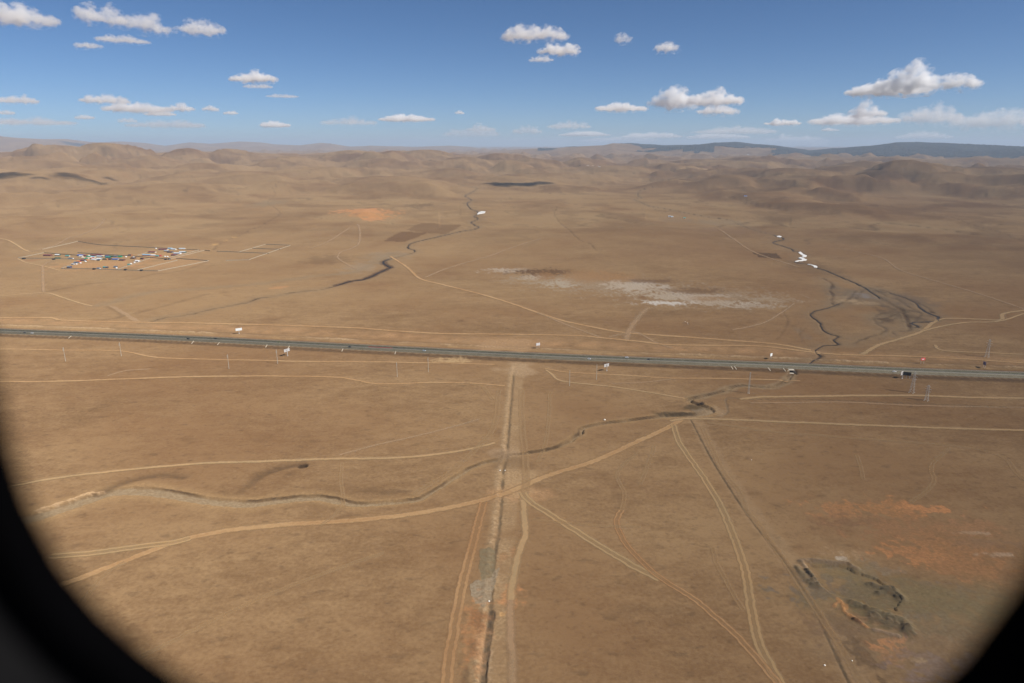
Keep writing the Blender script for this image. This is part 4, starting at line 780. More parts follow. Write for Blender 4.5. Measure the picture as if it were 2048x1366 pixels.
# drain chutes down the near embankment
M_CHUTE = simple("pale_concrete", (0.46, 0.39, 0.29), 0.85, 0, 0.1, 0.5)
chl = ["far left beyond the poles", "left of the first white billboard", "below the black car at left", "between the black car and billboard", "beside the grey backed billboard at left", "below the red barrier fence", "right of the red barrier fence", "left of the tall lattice mast", "right of the tall lattice mast", "left of the culvert", "nearest left of the culvert"]
for (px, py), lab in zip(((168.7, 673.5), (402, 687), (453, 689.5), (547.8, 694), (592, 696), (696, 702), (800, 707), (1457, 737.5), (1463.5, 737.8), (1530, 741), (1560, 742.5)), chl):
    s, _ = hw_at(px, py); bm = bmesh.new(); a, Ta = hw_xyz(np.array([s]), -12.4); b_, _ = hw_xyz(np.array([s + 1.5]), -20.5)
    A = Vector(a[0]); B = Vector((b_[0][0], b_[0][1], float(gz(b_[0][0], b_[0][1])))); tt = Vector((Ta[0][0], Ta[0][1], 0))
    for o_, wd_, hh in ((0, .9, .12), (-.5, .14, .3), (.5, .14, .3)):
        v = [bm.verts.new(P + tt * (o_ + k * wd_ / 2) + Vector((0, 0, z))) for P in (A, B) for k in (-1, 1) for z in (0.0, hh + 0.15)]
        for f in ((0, 1, 3, 2), (4, 6, 7, 5), (0, 4, 5, 1), (2, 3, 7, 6), (1, 5, 7, 3), (0, 2, 6, 4)): bm.faces.new([v[i] for i in f])
    tag(link_bm("drain_chute", bm, M_CHUTE), "small pale drain chute on highway bank, " + lab, "drain", "drain chutes on the embankment")
# culvert
s = cs; q, T = hw_xyz(np.array([s]), -17.0); rz = math.atan2(T[0][1], T[0][0]); zt = float(q[0][2])
root = empty("culvert", (q[0][0], q[0][1], zt - 4.2), rz, "pale concrete culvert under the highway with dark opening", "culvert")
bm = bmesh.new(); box(bm, (-3.0, 0, 0), 0.9, 0.6, 3.6); box(bm, (3.0, 0, 0), 0.9, 0.6, 3.6); box(bm, (0, 0, 3.0), 5.1, 0.58, 0.9); link_bm("headwall", bm, M_CHUTE, root)
M_DK = simple("shaded_concrete", (0.05, 0.045, 0.04), 0.9)  # the tunnel's inner shade is put into its concrete colour
bm = bmesh.new(); box(bm, (-2.7, 4.2, 0), 0.3, 7.8, 3.0); box(bm, (2.7, 4.2, 0), 0.3, 7.8, 3.0); box(bm, (0, 4.2, 3.0), 5.1, 7.8, 0.3); box(bm, (0, 8.2, 0), 5.1, 0.3, 3.0); link_bm("tunnel", bm, M_DK, root)
for sx, L_ in ((-1, 8.0), (1, 4.5)):
    bm = bmesh.new(); x0 = sx * 3.45; ang = R(28) if sx < 0 else R(60); ex, ey = x0 + sx * L_ * math.cos(ang), -L_ * math.sin(ang)
    v = [bm.verts.new((x, y + dy, z)) for (x, y, zz) in ((x0, -.3, 3.6), (ex, ey, 1.0)) for dy in (0, .4) for z in (-0.6, zz)]
    for f in ((0, 1, 3, 2), (4, 6, 7, 5), (0, 4, 5, 1), (2, 3, 7, 6), (1, 5, 7, 3), (0, 2, 6, 4)): bm.faces.new([v[i] for i in f])
    link_bm("wing_wall", bm, M_CHUTE, root)
bm = bmesh.new(); box(bm, (-.5, -2.2, -0.15), 6.0, 3.8, 0.3); link_bm("apron", bm, M_CONC, root)
bm = bmesh.new(); box(bm, (0, 2.55, 3.62), 7.2, 4.4, 0.25); link_bm("deck", bm, M_CONC, root)

# ------------------------------------------------------------------ vehicles
def paintm(name, c): 
    m, t, o = mat(name); b = N(t, "ShaderNodeBsdfPrincipled"); n = noise(t, pos(t), 3.0, 2)
    t.links.new(mixc(t, 1.0, tuple(c), ramp(t, n, [(.3, (.93,) * 3), (.7, (1.05,) * 3)]), 'MULTIPLY'), b.inputs["Base Color"]); b.inputs["Roughness"].default_value = .35; b.inputs["Coat Weight"].default_value = .4; t.links.new(b.outputs[0], o.inputs[0]); return m
M_GLASS = simple("tinted_glass", (0.03, 0.035, 0.04), .1); M_TYRE = simple("tyre_rubber", (0.02, 0.02, 0.02), .9); M_RIM = simple("wheel_rim", (.4, .4, .4), .4, .6); M_LAMP = simple("lamp_lens", (.6, .58, .5), .2)
def make_car(m, suv=False):
    root = empty("car", (0, 0, 0)); h = 0.25 if suv else 0.0; Wd = 0.92
    def loft(bm, prof):
        rows_ = []
        for (x, z0, z1, wb_, wt_) in prof: rows_.append([bm.verts.new((x, -wb_, z0)), bm.verts.new((x, wb_, z0)), bm.verts.new((x, wt_, z1)), bm.verts.new((x, -wt_, z1))])
        for a, b in zip(rows_, rows_[1:]):
            for i in range(4): bm.faces.new((a[i], b[i], b[(i + 1) % 4], a[(i + 1) % 4]))
        bm.faces.new(rows_[0][::-1]); bm.faces.new(rows_[-1])
    bm = bmesh.new(); loft(bm, [(-2.35, .42, .78, .80, .74), (-2.2, .3, .95 + h, Wd, .86), (-1.2, .25, 1.0 + h, Wd + .02, .88), (0.9, .25, .98 + h, Wd + .02, .88), (1.9, .28, .84 + h, Wd, .84), (2.3, .38, .70, .80, .72)])
    loft(bm, [(-1.5 if suv else -1.1, 1.42 + h, 1.47 + h, .66, .62), (-0.9, 1.44 + h, 1.53 + h, .70, .62), (0.25, 1.42 + h, 1.50 + h, .68, .60)]); link_bm("body", bm, m, root)
    bm = bmesh.new(); loft(bm, [(-2.1 if suv else -1.85, .9 + h, .98 + h, .82, .80), (-1.5 if suv else -1.1, .95 + h, 1.43 + h, .84, .67), (0.25, .95 + h, 1.43 + h, .84, .67), (1.1, .9 + h, .98 + h, .82, .78)]); link_bm("windows", bm, M_GLASS, root)
    for sx in (-1.4, 1.4):
        for sy in (-1, 1):
            bm = bmesh.new(); bar(bm, (sx, sy * .96, .33), (sx, sy * .74, .33), .33, 14); wl = link_bm("wheel", bm, M_TYRE, root)
            bm = bmesh.new(); bar(bm, (sx, sy * .975, .33), (sx, sy * .955, .33), .2, 10); link_bm("rim", bm, M_RIM, wl)
    for sy in (-1, 1):
        bm = bmesh.new(); box(bm, (2.24, sy * .6, .58), .12, .3, .14); link_bm("headlight", bm, M_LAMP, root)
    return root
WHT, BLK, GRN, SLV = paintm("white_car_paint", (.72, .72, .72)), paintm("black_car_paint", (.012, .012, .014)), paintm("yellow_green_car_paint", (.20, .20, .03)), paintm("pale_blue_car_paint", (.50, .56, .60))
cars = [(90, 669, WHT, -6, 0, "white car at the far left of the highway"), (77.5, 668, BLK, -6, 0, "dark car just left of the leftmost white car"), (396.5, 680.8, BLK, -3.5, 1, "black car on near lane left of first billboard"), (450.7, 679.2, BLK, 6, 0, "black car on far lane below the first white billboard"),
        (570.8, 688.2, GRN, 3, 0, "yellow green car on the highway behind the left billboard"), (712.8, 697, BLK, -4, 1, "black car just left of the red barrier fence"), (857.5, 704.8, SLV, -3.5, 1, "pale blue and white car right of the red barrier"), (1179.3, 721.8, WHT, -5, 0, "white car on near lane left of the middle billboard"),
        (1252, 716.6, WHT, 9, 0, "white car on the far edge lane in mid highway"), (1294.5, 720.6, BLK, 4, 0, "black car on the far lane right of the white car"), (1773.5, 745.3, WHT, -6, 0, "white car left of the black roadside billboard")]
protos = {}
for px, py, m, off, suv, lab in cars:
    key = (m.name, suv)
    if key in protos: c = copy_tree(protos[key])
    else: c = make_car(m, suv); protos[key] = c
    s, _ = hw_at(px, py); q, T = hw_xyz(np.array([s]), off); c.location = (q[0][0], q[0][1], q[0][2] + 0.006); a = math.atan2(T[0][1], T[0][0]); c.rotation_euler = (0, 0, a + (math.pi if off > 0 else 0))
    tag(c, lab, "car", "cars on the highway")

# ------------------------------------------------------------------ billboards
M_WHITE = simple("white_panel", (.74, .76, .74), .5, 0, .06, .3); M_GREYP = simple("grey_painted_steel", (.50, .49, .46), .5, 0, .1, .5); M_RED = simple("red_panel", (.62, .05, .04), .5); M_NAVY = simple("navy_panel", (.035, .04, .13), .5); M_BLACKP = simple("black_panel_back", (.012, .013, .013), .7); M_PALEP = simple("pale_panel", (.6, .57, .55), .5)
def gdir(px, py, dx, dy):
    a = gp(px, py); b = gp(px + dx, py + dy); return math.atan2(b.y - a.y, b.x - a.x)
def billboard(px, py, rz, wd, ht, clear, face, back, label, legs=1, frame=True, thick_post=0.35, show_back=False, text=False):
    root = empty("billboard", gp(px, py), rz, label, "billboard", "roadside billboards"); t_ = .35
    bm = bmesh.new(); box(bm, (0, 0, clear), wd, t_, ht); link_bm("panel", bm, face, root)
    sgn = 1 if not show_back else -1     # local -y is toward the camera
    if frame:
        bm = bmesh.new(); y = -sgn * 0.0 + (0.32 if not show_back else -0.32)
        for z in (clear + .25, clear + ht / 2, clear + ht - .25): box(bm, (0, y, z - .12), wd + .1, .22, .24)
        for i in range(5): box(bm, (-wd / 2 + .1 + i * (wd - .2) / 4, y * 1.9, clear), .2, .2, ht)
        link_bm("frame", bm, back, root)
    xs = [0] if legs == 1 else [(-.5 + i / (legs - 1)) * wd * (.7 if legs == 2 else .8) for i in range(legs)]
    for x in xs:
        bm = bmesh.new(); yp = .45 if not show_back else -.95
        bar(bm, (x, yp, -.5), (x, yp, clear + ht * (.85 if legs == 1 else .9)), thick_post, 10)
        if legs == 1: box(bm, (x, yp, -.2), 1.6, 1.6, .5)
        link_bm("post", bm, M_GREYP, root)
    if text:      # worn white lettering, unreadable at this distance
        bm = bmesh.new(); rnd = random.Random(3)
        x = -wd * .30
        while x < wd * .22:
            wl = rnd.uniform(.35, .6); hh = rnd.uniform(.8, 1.25); box(bm, (x + wl / 2, -t_ / 2 - .02, clear + ht * .5 - hh / 2 + (x * .06)), wl * .8, .04, hh); x += wl
        box(bm, (-wd * .05, -t_ / 2 - .02, clear + ht * .22), wd * .45, .04, .35); link_bm("lettering", bm, M_WHITE, root)
    return root
billboard(478.5, 668.2, gdir(478, 668, 10, -1.4), 9.6, 3.9, 5.2, M_WHITE, M_GREYP, "white billboard on one post beyond highway at left", 1)
billboard(574.3, 711.6, gdir(574, 711, 10, -3.0), 9.8, 4.0, 6.2, M_PALEP, M_GREYP, "grey framed billboard back on a thick post at left", 1, True, .45, True)
billboard(1076, 697.6, gdir(1076, 697, 6, -.9), 6.2, 3.8, 4.2, M_PALEP, M_GREYP, "white billboard on three thin legs near the pipeline strip", 3, True, .14)
billboard(1212.5, 741.6, gdir(1212, 741, 8, -1.9), 8.2, 3.9, 5.6, M_PALEP, M_GREYP, "grey framed billboard back in the middle of the plain", 1, True, .32, True)
billboard(1541.6, 718.6, gdir(1541, 718, 4, -1.7), 5.6, 3.8, 4.6, M_WHITE, M_GREYP, "small white billboard left of the brook crossing", 2, True, .14)
billboard(1844.8, 727.9, gdir(1844, 728, 8, -.6), 6.6, 3.4, 5.0, M_RED, M_GREYP, "red billboard with white lettering on thin legs", 2, True, .13, False, True)
billboard(1967.2, 736.2, gdir(1966, 736, 5, 3.0), 6.0, 4.3, 4.4, M_NAVY, M_BLACKP, "dark blue billboard on two legs at far right", 2, True, .16)
billboard(1812.5, 757.3, gdir(1812, 757, 12, 1.2), 9.5, 4.6, 4.3, M_BLACKP, M_BLACKP, "black billboard back beside the highway at right", 3, True, .16)
billboard(1802.5, 756.6, gdir(1802, 756, 6, -2.8), 6.6, 4.4, 4.6, M_PALEP, M_GREYP, "pale billboard angled against the black one", 1, True, .25, True)

# ------------------------------------------------------------------ poles and lattice towers
M_CPOLE = simple("concrete_pole", (.46, .43, .36), .85, 0, .1, .4); M_INS = simple("insulator", (.30, .30, .28), .3)
def make_pole(h):
    root = empty("utility_pole", (0, 0, 0)); bm = bmesh.new(); bar(bm, (0, 0, -1), (0, 0, h), .30, 10, .15); link_bm("pole", bm, M_CPOLE, root)
    for z, wd in ((h - 4.6, 2.2), (h - 3.0, 3.0), (h - 1.4, 1.8)):
        bm = bmesh.new(); box(bm, (0, 0.22, z), wd, .14, .16); bar(bm, (-wd / 2, .22, z), (0, .22, z - .8), .04); bar(bm, (wd / 2, .22, z), (0, .22, z - .8), .04); link_bm("crossarm", bm, M_STEEL, root)
        for sx in (-1, 1):
            bm = bmesh.new(); bar(bm, (sx * (wd / 2 - .1), .22, z), (sx * (wd / 2 - .1), .22, z - 1.1), .10, 8, .13); link_bm("insulator", bm, M_INS, root)
    return root
pl = [(131.3, 722.7, "concrete utility pole standing farthest left"), (242.8, 712.2, "second concrete utility pole from the left, close to highway"), (458, 737.6, "concrete utility pole below the first white billboard"), (555.3, 727.4, "concrete utility pole left of the grey framed billboard"), (794.6, 754, "concrete utility pole below the red barrier fence"),
      (857, 743.9, "concrete utility pole below the pale blue car"), (1139, 771.5, "concrete utility pole right of the pipeline strip"), (1193, 759, "concrete utility pole left of the middle framed billboard")]
P0 = make_pole(20.6); dline = gdir(131, 722.7, 327, 15)
for i, (px, py, lab) in enumerate(pl):
    c = P0 if i == 0 else copy_tree(P0); c.location = gp(px, py); c.rotation_euler = (0, 0, dline + math.pi / 2); tag(c, lab, "utility pole", "utility poles along the highway")
def lattice(h, wb, wt, nseg, arms, label, loc, rz, leg=.115, br=.055):
    root = empty("lattice_tower", loc, rz, label, "lattice tower", "steel lattice towers")
    def wat(z): k = z / h; return wb * (1 - k) ** 1.25 + wt * (1 - (1 - k) ** 1.25)
    zs = [h * (1 - (1 - i / nseg) ** 1.35) for i in range(nseg + 1)]; bm = bmesh.new()
    cs = lambda z: [Vector((sx * wat(z) / 2, sy * wat(z) / 2, z)) for sx, sy in ((-1, -1), (1, -1), (1, 1), (-1, 1))]
    for j in range(4):
        b2 = bmesh.new()
        for a, b in zip(zs, zs[1:]): bar(b2, cs(a)[j] - Vector((0, 0, .4 if a == 0 else 0)), cs(b)[j], leg)
        link_bm("leg", b2, M_STEEL, root)
    for a, b in zip(zs, zs[1:]):
        A, B = cs(a), cs(b)
        for j in range(4):
            k = (j + 1) % 4; bar(bm, A[j], B[k], br); bar(bm, A[k], B[j], br); bar(bm, B[j], B[k], br)
    link_bm("bracing", bm, M_STEEL, root)
    for z, L_ in arms:
        b2 = bmesh.new(); wz = wat(z) / 2
        for sx in (-1, 1):
            tip = Vector((sx * L_, 0, z + .1))
            for sy in (-1, 1): bar(b2, (sx * wz, sy * wz, z), tip, br); bar(b2, (sx * wz, sy * wz, z + 1.2), tip, br)
        link_bm("crossarm", b2, M_STEEL, root)
    for sx in (-1, 1):
        for sy in (-1, 1):
            b2 = bmesh.new(); box(b2, (sx * wb / 2, sy * wb / 2, -.4), 1.0, 1.0, .7); link_bm("footing", b2, M_CONC, root)
    return root
aim = gdir(1823, 785, 150, -71) + math.pi / 2
lattice(26.8, 4.6, 1.3, 9, ((17, 3.4), (20.5, 4.2), (24, 3.0)), "tall steel lattice tower beside the black billboard", gp(1823.5, 785.3), aim)
lattice(19.2, 3.8, 1.4, 7, ((11, 3.2), (14, 3.8), (17, 2.8)), "shorter steel lattice tower nearest the camera at right", gp(1852.5, 801.2), aim + .1)
lattice(25.8, 4.6, 1.4, 9, ((16.5, 3.4), (20, 4.2), (23.5, 3.0)), "steel lattice tower beyond the highway at far right", gp(1973.5, 714.2), aim)
lattice(26.8, 1.5, .9, 14, ((19.5, 1.6), (22, 2.0), (24.5, 1.6)), "slender lattice mast beside the creek, right of centre", gp(1497, 786.7), dline + math.pi / 2, .085, .045)

# ------------------------------------------------------------------ settlement
M_FENCE = simple("weathered_board_fence", (.36, .29, .20), .85, 0, .15, .3)
fences = [((85, 499), (156, 483.2), "pale outer fence rising at the settlement's upper left"), ((156, 483.2), (400, 500.6), "long dark fence along the back of the settlement"), ((36, 516.5), (88, 506), "pale fence at the settlement's far left end"), ((88, 506), (160, 511.5), "short dark fence behind the dark red house"), ((155, 506), (262, 512.4), "dark fence behind the coloured roofs"),
          ((262, 512.4), (342, 519), "dark fence below the maroon roofed yard"), ((36, 516.5), (160, 519), "thin near fence at the settlement's left"), ((122, 537.5), (152, 526), "short pale fence at the settlement's near left corner"), ((122, 537.5), (316, 542.5), "long thin fence along the settlement's near side"), ((236, 539.2), (300, 516.8), "pale diagonal fence right of the blue roofs"),
          ((275, 540.4), (355, 521), "pale diagonal fence of an empty plot"), ((316, 542.5), (418, 522), "long pale diagonal fence at the settlement's right edge"), ((336, 516), (398, 500.6), "pale fence beside the maroon roofed yard"), ((341, 518.2), (409, 501.2), "second pale fence parallel to the yard fence"), ((352, 517.2), (418, 522), "dark fence closing the right plot"),
          ((275, 511), (301, 503.6), "pale fence at the left of the maroon roofs"), ((409, 501.2), (420, 502.2), "tiny dark fence end near the brook"), ((433, 503), (538, 507.2), "dark fence leading to the empty pens"), ((452, 521.6), (497.5, 520), "dark short fence below the empty pens"), ((497.5, 520), (581, 491), "long pale fence on the right of the empty pens"),
          ((476, 505), (531, 489.2), "pale fence on the left of the empty pens"), ((531, 489.2), (581, 491), "dark fence at the back of the empty pens"), ((504.5, 497), (560, 499.2), "dark fence between the empty pens")]
for a, b, lab in fences:
    A, B = gp(*a), gp(*b); n = max(2, int((B - A).length / 6)); bm = bmesh.new(); Lh = Vector((B.x - A.x, B.y - A.y, 0)); nn = Vector((-Lh.y, Lh.x, 0)).normalized() * .06
    mid = (A + B) / 2; pts = []
    for i in range(n + 1):
        p = A.lerp(B, i / n); pts.append(Vector((p.x, p.y, float(gz(p.x, p.y)))) - mid)
    for p, q_ in zip(pts, pts[1:]):
        v = [bm.verts.new(x) for x in (p - nn + Vector((0, 0, -.4)), q_ - nn + Vector((0, 0, -.4)), q_ - nn + Vector((0, 0, 1.9)), p - nn + Vector((0, 0, 1.9)), p + nn + Vector((0, 0, -.4)), q_ + nn + Vector((0, 0, -.4)), q_ + nn + Vector((0, 0, 1.9)), p + nn + Vector((0, 0, 1.9)))]
        for f in ((0, 1, 2, 3), (7, 6, 5, 4), (3, 2, 6, 7), (0, 3, 7, 4), (1, 5, 6, 2)): bm.faces.new([v[i] for i in f])
    for p in pts: box(bm, p + Vector((0, 0, -.3)), .22, .22, 2.9, math.atan2(Lh.y, Lh.x))
    o_ = link_bm("board_fence", bm, M_FENCE); o_.location = mid; tag(o_, lab, "fence", "board fences of the settlement")
HX = gdir(156, 483, 100, 7); 
PALETTE = dict(blue=(.05, .14, .42), lightblue=(.25, .42, .55), navy=(.03, .05, .16), green=(.02, .28, .14), dgreen=(.03, .10, .06), white=(.72, .72, .70), cream=(.62, .52, .38), maroon=(.18, .05, .055), brown=(.10, .06, .05), slate=(.12, .15, .19), grey=(.40, .41, .42), black=(.03, .03, .03), orange=(.55, .22, .08), teal=(.08, .30, .27), paleblue=(.52, .58, .62), red=(.45, .09, .07), olive=(.13, .13, .07), yellow=(.5, .38, .16))
HM = {k: simple("painted_" + k, c, .6, 0, .12, .4) for k, c in PALETTE.items()}
def house(px, py, wpx, dep, rc, wc, label, hh=2.6, rot=0.0, rise=1.4):
    p = gp(px, py); d_ = math.hypot(p.x, p.y); wd = max(3.0, wpx * d_ / F * 1.0); root = empty("house", p, HX + rot, label, "house", "buildings of the settlement")
    bm = bmesh.new(); box(bm, (0, 0, -.4), wd, dep, hh + .4)
    a = [bm.verts.new((sx * wd / 2, y, z)) for sx in (-1, 1) for y, z in ((-dep / 2, hh), (dep / 2, hh), (0, hh + rise))]; bm.faces.new(a[:3]); bm.faces.new(a[3:]); link_bm("wall", bm, HM[wc], root)
    bm = bmesh.new(); e = .45
    for sy in (-1, 1):
        v = [bm.verts.new((sx * (wd / 2 + e), y, z + k)) for k in (0.03, .18) for sx in (-1, 1) for y, z in ((sy * (dep / 2 + e), hh - e * rise * 2 / dep), (0, hh + rise))]
        for f in ((0, 1, 3, 2), (4, 6, 7, 5), (0, 4, 5, 1), (2, 3, 7, 6), (0, 2, 6, 4)): bm.faces.new([v[i] for i in f])
    link_bm("roof", bm, HM[rc], root)
    bm = bmesh.new(); box(bm, (wd * .1, -dep / 2 - .02, 0), .9, .06, 2.0); link_bm("door", bm, HM['brown'], root)
    for k in (-.3, .32):
        bm = bmesh.new(); box(bm, (wd * k, -dep / 2 - .02, .9), 1.1, .06, 1.1); link_bm("window", bm, M_GLASS, root)
    return root
def ger(px, py, label, dia=5.4):
    root = empty("ger", gp(px, py), HX, label, "ger", "white felt gers"); r_ = dia / 2
    bm = bmesh.new(); bar(bm, (0, 0, -.3), (0, 0, 1.6), r_, 20, r_ * .98); link_bm("wall", bm, HM['white'], root, True)
    bm = bmesh.new(); bar(bm, (0, 0, 1.6), (0, 0, 2.5), r_ * 1.03, 20, r_ * .22); link_bm("roof", bm, HM['white'], root)
    bm = bmesh.new(); box(bm, (0, -r_ * .985, 0), .9, .15, 1.5); link_bm("door", bm, HM['orange'], root)
A0 = (120, 500); AS = 12.8; B0 = (280, 460); BS = 6.4; C0 = (280, 490); CS = 14.63; D0 = (0, 460); DS = 6.83
def hz_(o, s, x, y, w_, dep, rc, wc, lab, **k): house(o[0] + x / s, o[1] + (y + 6) / s, w_ / s, dep, rc, wc, lab, **k)
HA = [(545, 142, 150, 8, 'blue', 'slate', "blue roofed house under the back fence"), (640, 150, 70, 7, 'maroon', 'maroon', "small maroon shed right of the blue roof"), (545, 170, 80, 6, 'white', 'cream', "white roofed hut below the blue roof"), (750, 175, 105, 8, 'green', 'white', "bright green roofed house at settlement centre"), (850, 140, 120, 7, 'maroon', 'brown', "dark maroon house behind the green roof"), (1000, 132, 150, 6, 'maroon', 'maroon', "long maroon sheds along the back fence"),
      (860, 188, 85, 8, 'lightblue', 'cream', "light blue roofed house right of green roof"), (1010, 172, 105, 8, 'paleblue', 'slate', "pale roofed house right of the light blue roof"), (1105, 163, 70, 7, 'cream', 'cream', "cream house left of the navy roof"), (1215, 163, 85, 8, 'navy', 'slate', "navy roofed house in the back row"), (1325, 168, 100, 8, 'dgreen', 'dgreen', "dark green roofed house in the back row"), (1435, 172, 80, 8, 'slate', 'slate', "slate roofed house in the back row"), (1545, 174, 70, 7, 'green', 'green', "small green building at end of back row"),
      (1800, 138, 75, 8, 'brown', 'orange', "brown and orange house at the back fence"), (1880, 212, 95, 9, 'brown', 'brown', "dark brown house below the white ger"), (785, 208, 100, 8, 'cream', 'red', "cream long house in the centre row"), (690, 232, 85, 8, 'green', 'cream', "green roofed hut left of the cream long house"), (605, 215, 70, 7, 'cream', 'cream', "cream hut at the left of centre row"), (590, 268, 95, 8, 'maroon', 'slate', "dark red roofed house in the left row"), (700, 262, 36, 6, 'orange', 'orange', "tiny orange shed beside the dark red roof"),
      (480, 302, 75, 7, 'orange', 'red', "orange red roofed house at the fence corner"), (415, 330, 75, 8, 'slate', 'slate', "blue grey house on the pale fence"), (875, 250, 95, 9, 'white', 'grey', "white roofed building in the centre front"), (1010, 232, 100, 8, 'white', 'grey', "white roofed long building behind the slate shed"), (1005, 268, 75, 7, 'slate', 'yellow', "slate and yellow shed in the centre front"), (1160, 238, 85, 8, 'olive', 'brown', "olive roofed house in the front row"), (1215, 246, 24, 5, 'orange', 'orange', "tiny orange hut between two dark houses"),
      (1280, 240, 85, 8, 'brown', 'brown', "brown roofed house left of the bright blue roof"), (1435, 248, 145, 9, 'blue', 'cream', "bright blue roofed long house in the front row"), (1590, 262, 115, 9, 'brown', 'maroon', "dark brown house right of the bright blue roof"), (268, 225, 80, 6, 'slate', 'slate', "slate shed on the left inner fence"), (245, 446, 70, 8, 'slate', 'navy', "dark blue shed at the near left corner"), (995, 482, 70, 6, 'slate', 'slate', "slate shed on the near fence"),
      (1145, 450, 50, 6, 'teal', 'teal', "turquoise shed near the near fence"), (1205, 453, 44, 5, 'slate', 'black', "dark shed right of the turquoise shed"), (1425, 440, 60, 6, 'slate', 'slate', "dark grey hut by the diagonal fence"), (1985, 288, 85, 8, 'white', 'white', "white long building behind the diagonal fence"), (1770, 384, 60, 4, 'teal', 'olive', "low green shed along the diagonal fence"), (875, 496, 46, 5, 'black', 'black', "small black shed on near fence, left one"), (1680, 514, 46, 5, 'black', 'black', "small black shed on near fence, right one"),
      (200, 160, 90, 5, 'teal', 'cream', "low green and cream shed in the left yard"), (1240, 195, 120, 5, 'teal', 'dgreen', "low green shed behind the front row"), (340, 372, 50, 5, 'grey', 'grey', "grey hut on the short pale fence")]
for a in HA: hz_(A0, AS, *a[:4], a[4], a[5], a[6], hh=2.2)
HB = [(690, 140, 240, 11, 'maroon', 'cream', "long maroon roofed house in the right yard"), (365, 215, 190, 9, 'maroon', 'cream', "maroon roofed house with cream gable at left of yard"), (785, 180, 110, 9, 'grey', 'slate', "grey roofed house below the long maroon roof"), (885, 215, 140, 9, 'brown', 'slate', "dark brown roofed house in mid yard"), (990, 135, 130, 9, 'paleblue', 'cream', "pale roofed house behind the dark brown roof"), (890, 112, 120, 7, 'lightblue', 'grey', "blue grey shed at the yard's back fence"), (1245, 118, 160, 8, 'paleblue', 'cream', "pale blue roofed long shed at back right"),
      (1255, 215, 170, 9, 'paleblue', 'dgreen', "pale roofed green walled house by the yard fence"), (1100, 250, 180, 9, 'paleblue', 'white', "pale blue roofed house at yard's front right"), (1005, 300, 140, 8, 'maroon', 'brown', "dark maroon shed at the yard's front"), (210, 300, 220, 10, 'lightblue', 'red', "light blue and red roofed house at yard's left front"), (400, 310, 130, 8, 'white', 'red', "white and red roofed house at yard front"), (510, 330, 80, 7, 'teal', 'slate', "teal roofed hut at yard front"), (590, 322, 60, 6, 'red', 'red', "small red shed at yard front"),
      (755, 425, 55, 5, 'black', 'black', "black hut left of the fence corner"), (855, 418, 36, 5, 'black', 'slate', "tiny black hut at the fence corner"), (65, 410, 70, 6, 'black', 'maroon', "black shed outside the yard's lower left")]
for a in HB: hz_(C0, CS, *a[:4], a[4], a[5], a[6], hh=2.2)
for a in [(655, 345, 90, 9, 'maroon', 'maroon', "dark red house at the left end of the settlement"), (790, 342, 55, 7, 'white', 'dgreen', "white and green house left of the blue roof"), (790, 387, 55, 7, 'dgreen', 'dgreen', "dark green hut in the left yard"), (327, 391, 26, 6, 'black', 'black', "black hut on the far left fence corner"), (735, 400, 26, 5, 'black', 'black', "black hut on the left near fence"), (1935, 553, 24, 5, 'black', 'black', "black hut on the near right fence")]:
    hz_(D0, DS, *a[:4], a[4], a[5], a[6], hh=2.2)
for px, py, lab in ((120 + 1690 / AS, 500 + 180 / AS, "white ger standing alone at the end of back row"), (120 + 1885 / AS, 500 + 190 / AS, "white ger behind the dark brown house"), (120 + 655 / AS, 500 + 300 / AS, "white ger below the dark red roof"), (120 + 525 / AS, 500 + 340 / AS, "white ger right of the blue grey house"), (120 + 420 / AS, 500 + 368 / AS, "white ger on the short pale fence"), (120 + 1445 / AS, 500 + 470 / AS, "white ger at the foot of the diagonal fence"),
                   (120 + 1905 / AS, 500 + 325 / AS, "white ger beside the white long building"), (120 + 1815 / AS, 500 + 358 / AS, "white ger halfway along the diagonal fence"), (120 + 745 / AS, 500 + 152 / AS, "white ger behind the bright green roof"), (120 + 1025 / AS, 500 + 492 / AS, "white ger beside the slate shed on near fence"), (280 + 470 / CS, 490 + 108 / CS, "white ger at the back of the maroon yard"), (280 + 730 / CS, 490 + 345 / CS, "left one of two gers by the yard gate"), (280 + 805 / CS, 490 + 348 / CS, "right one of two gers by the yard gate"), (120 + 330 / AS, 500 + 226 / AS, "white ger beside the slate shed in left yard")):
    ger(px, py, lab)
for px, py, wpx, rc, wc, lab in ((1339, 434, 5, 'grey', 'white', "lone white house by the right stream, left one"), (1344, 434.5, 4, 'paleblue', 'white', "lone pale house by the right stream, right one"), (1369, 437, 4, 'teal', 'cream', "lone green roofed hut by the right stream"), (1491, 393, 5, 'blue', 'white', "far blue roofed house among the right hills"), (1160, 331, 3.4, 'brown', 'brown', "far dark house at the left of the distant hamlet"), (1176, 331.5, 4, 'white', 'cream', "far pale house in the distant hamlet"), (1186, 332, 4, 'cream', 'cream', "far cream house in the distant hamlet's middle"), (1195, 332, 4, 'maroon', 'cream', "far maroon roofed house in the distant hamlet"), (1199, 334, 4, 'grey', 'white', "far grey roofed house at distant hamlet's right"), (1497, 309.5, 5, 'white', 'white', "far white building on the ridge below the plateau")):
    house(px, py, wpx, 9, rc, wc, lab, hh=3.2)

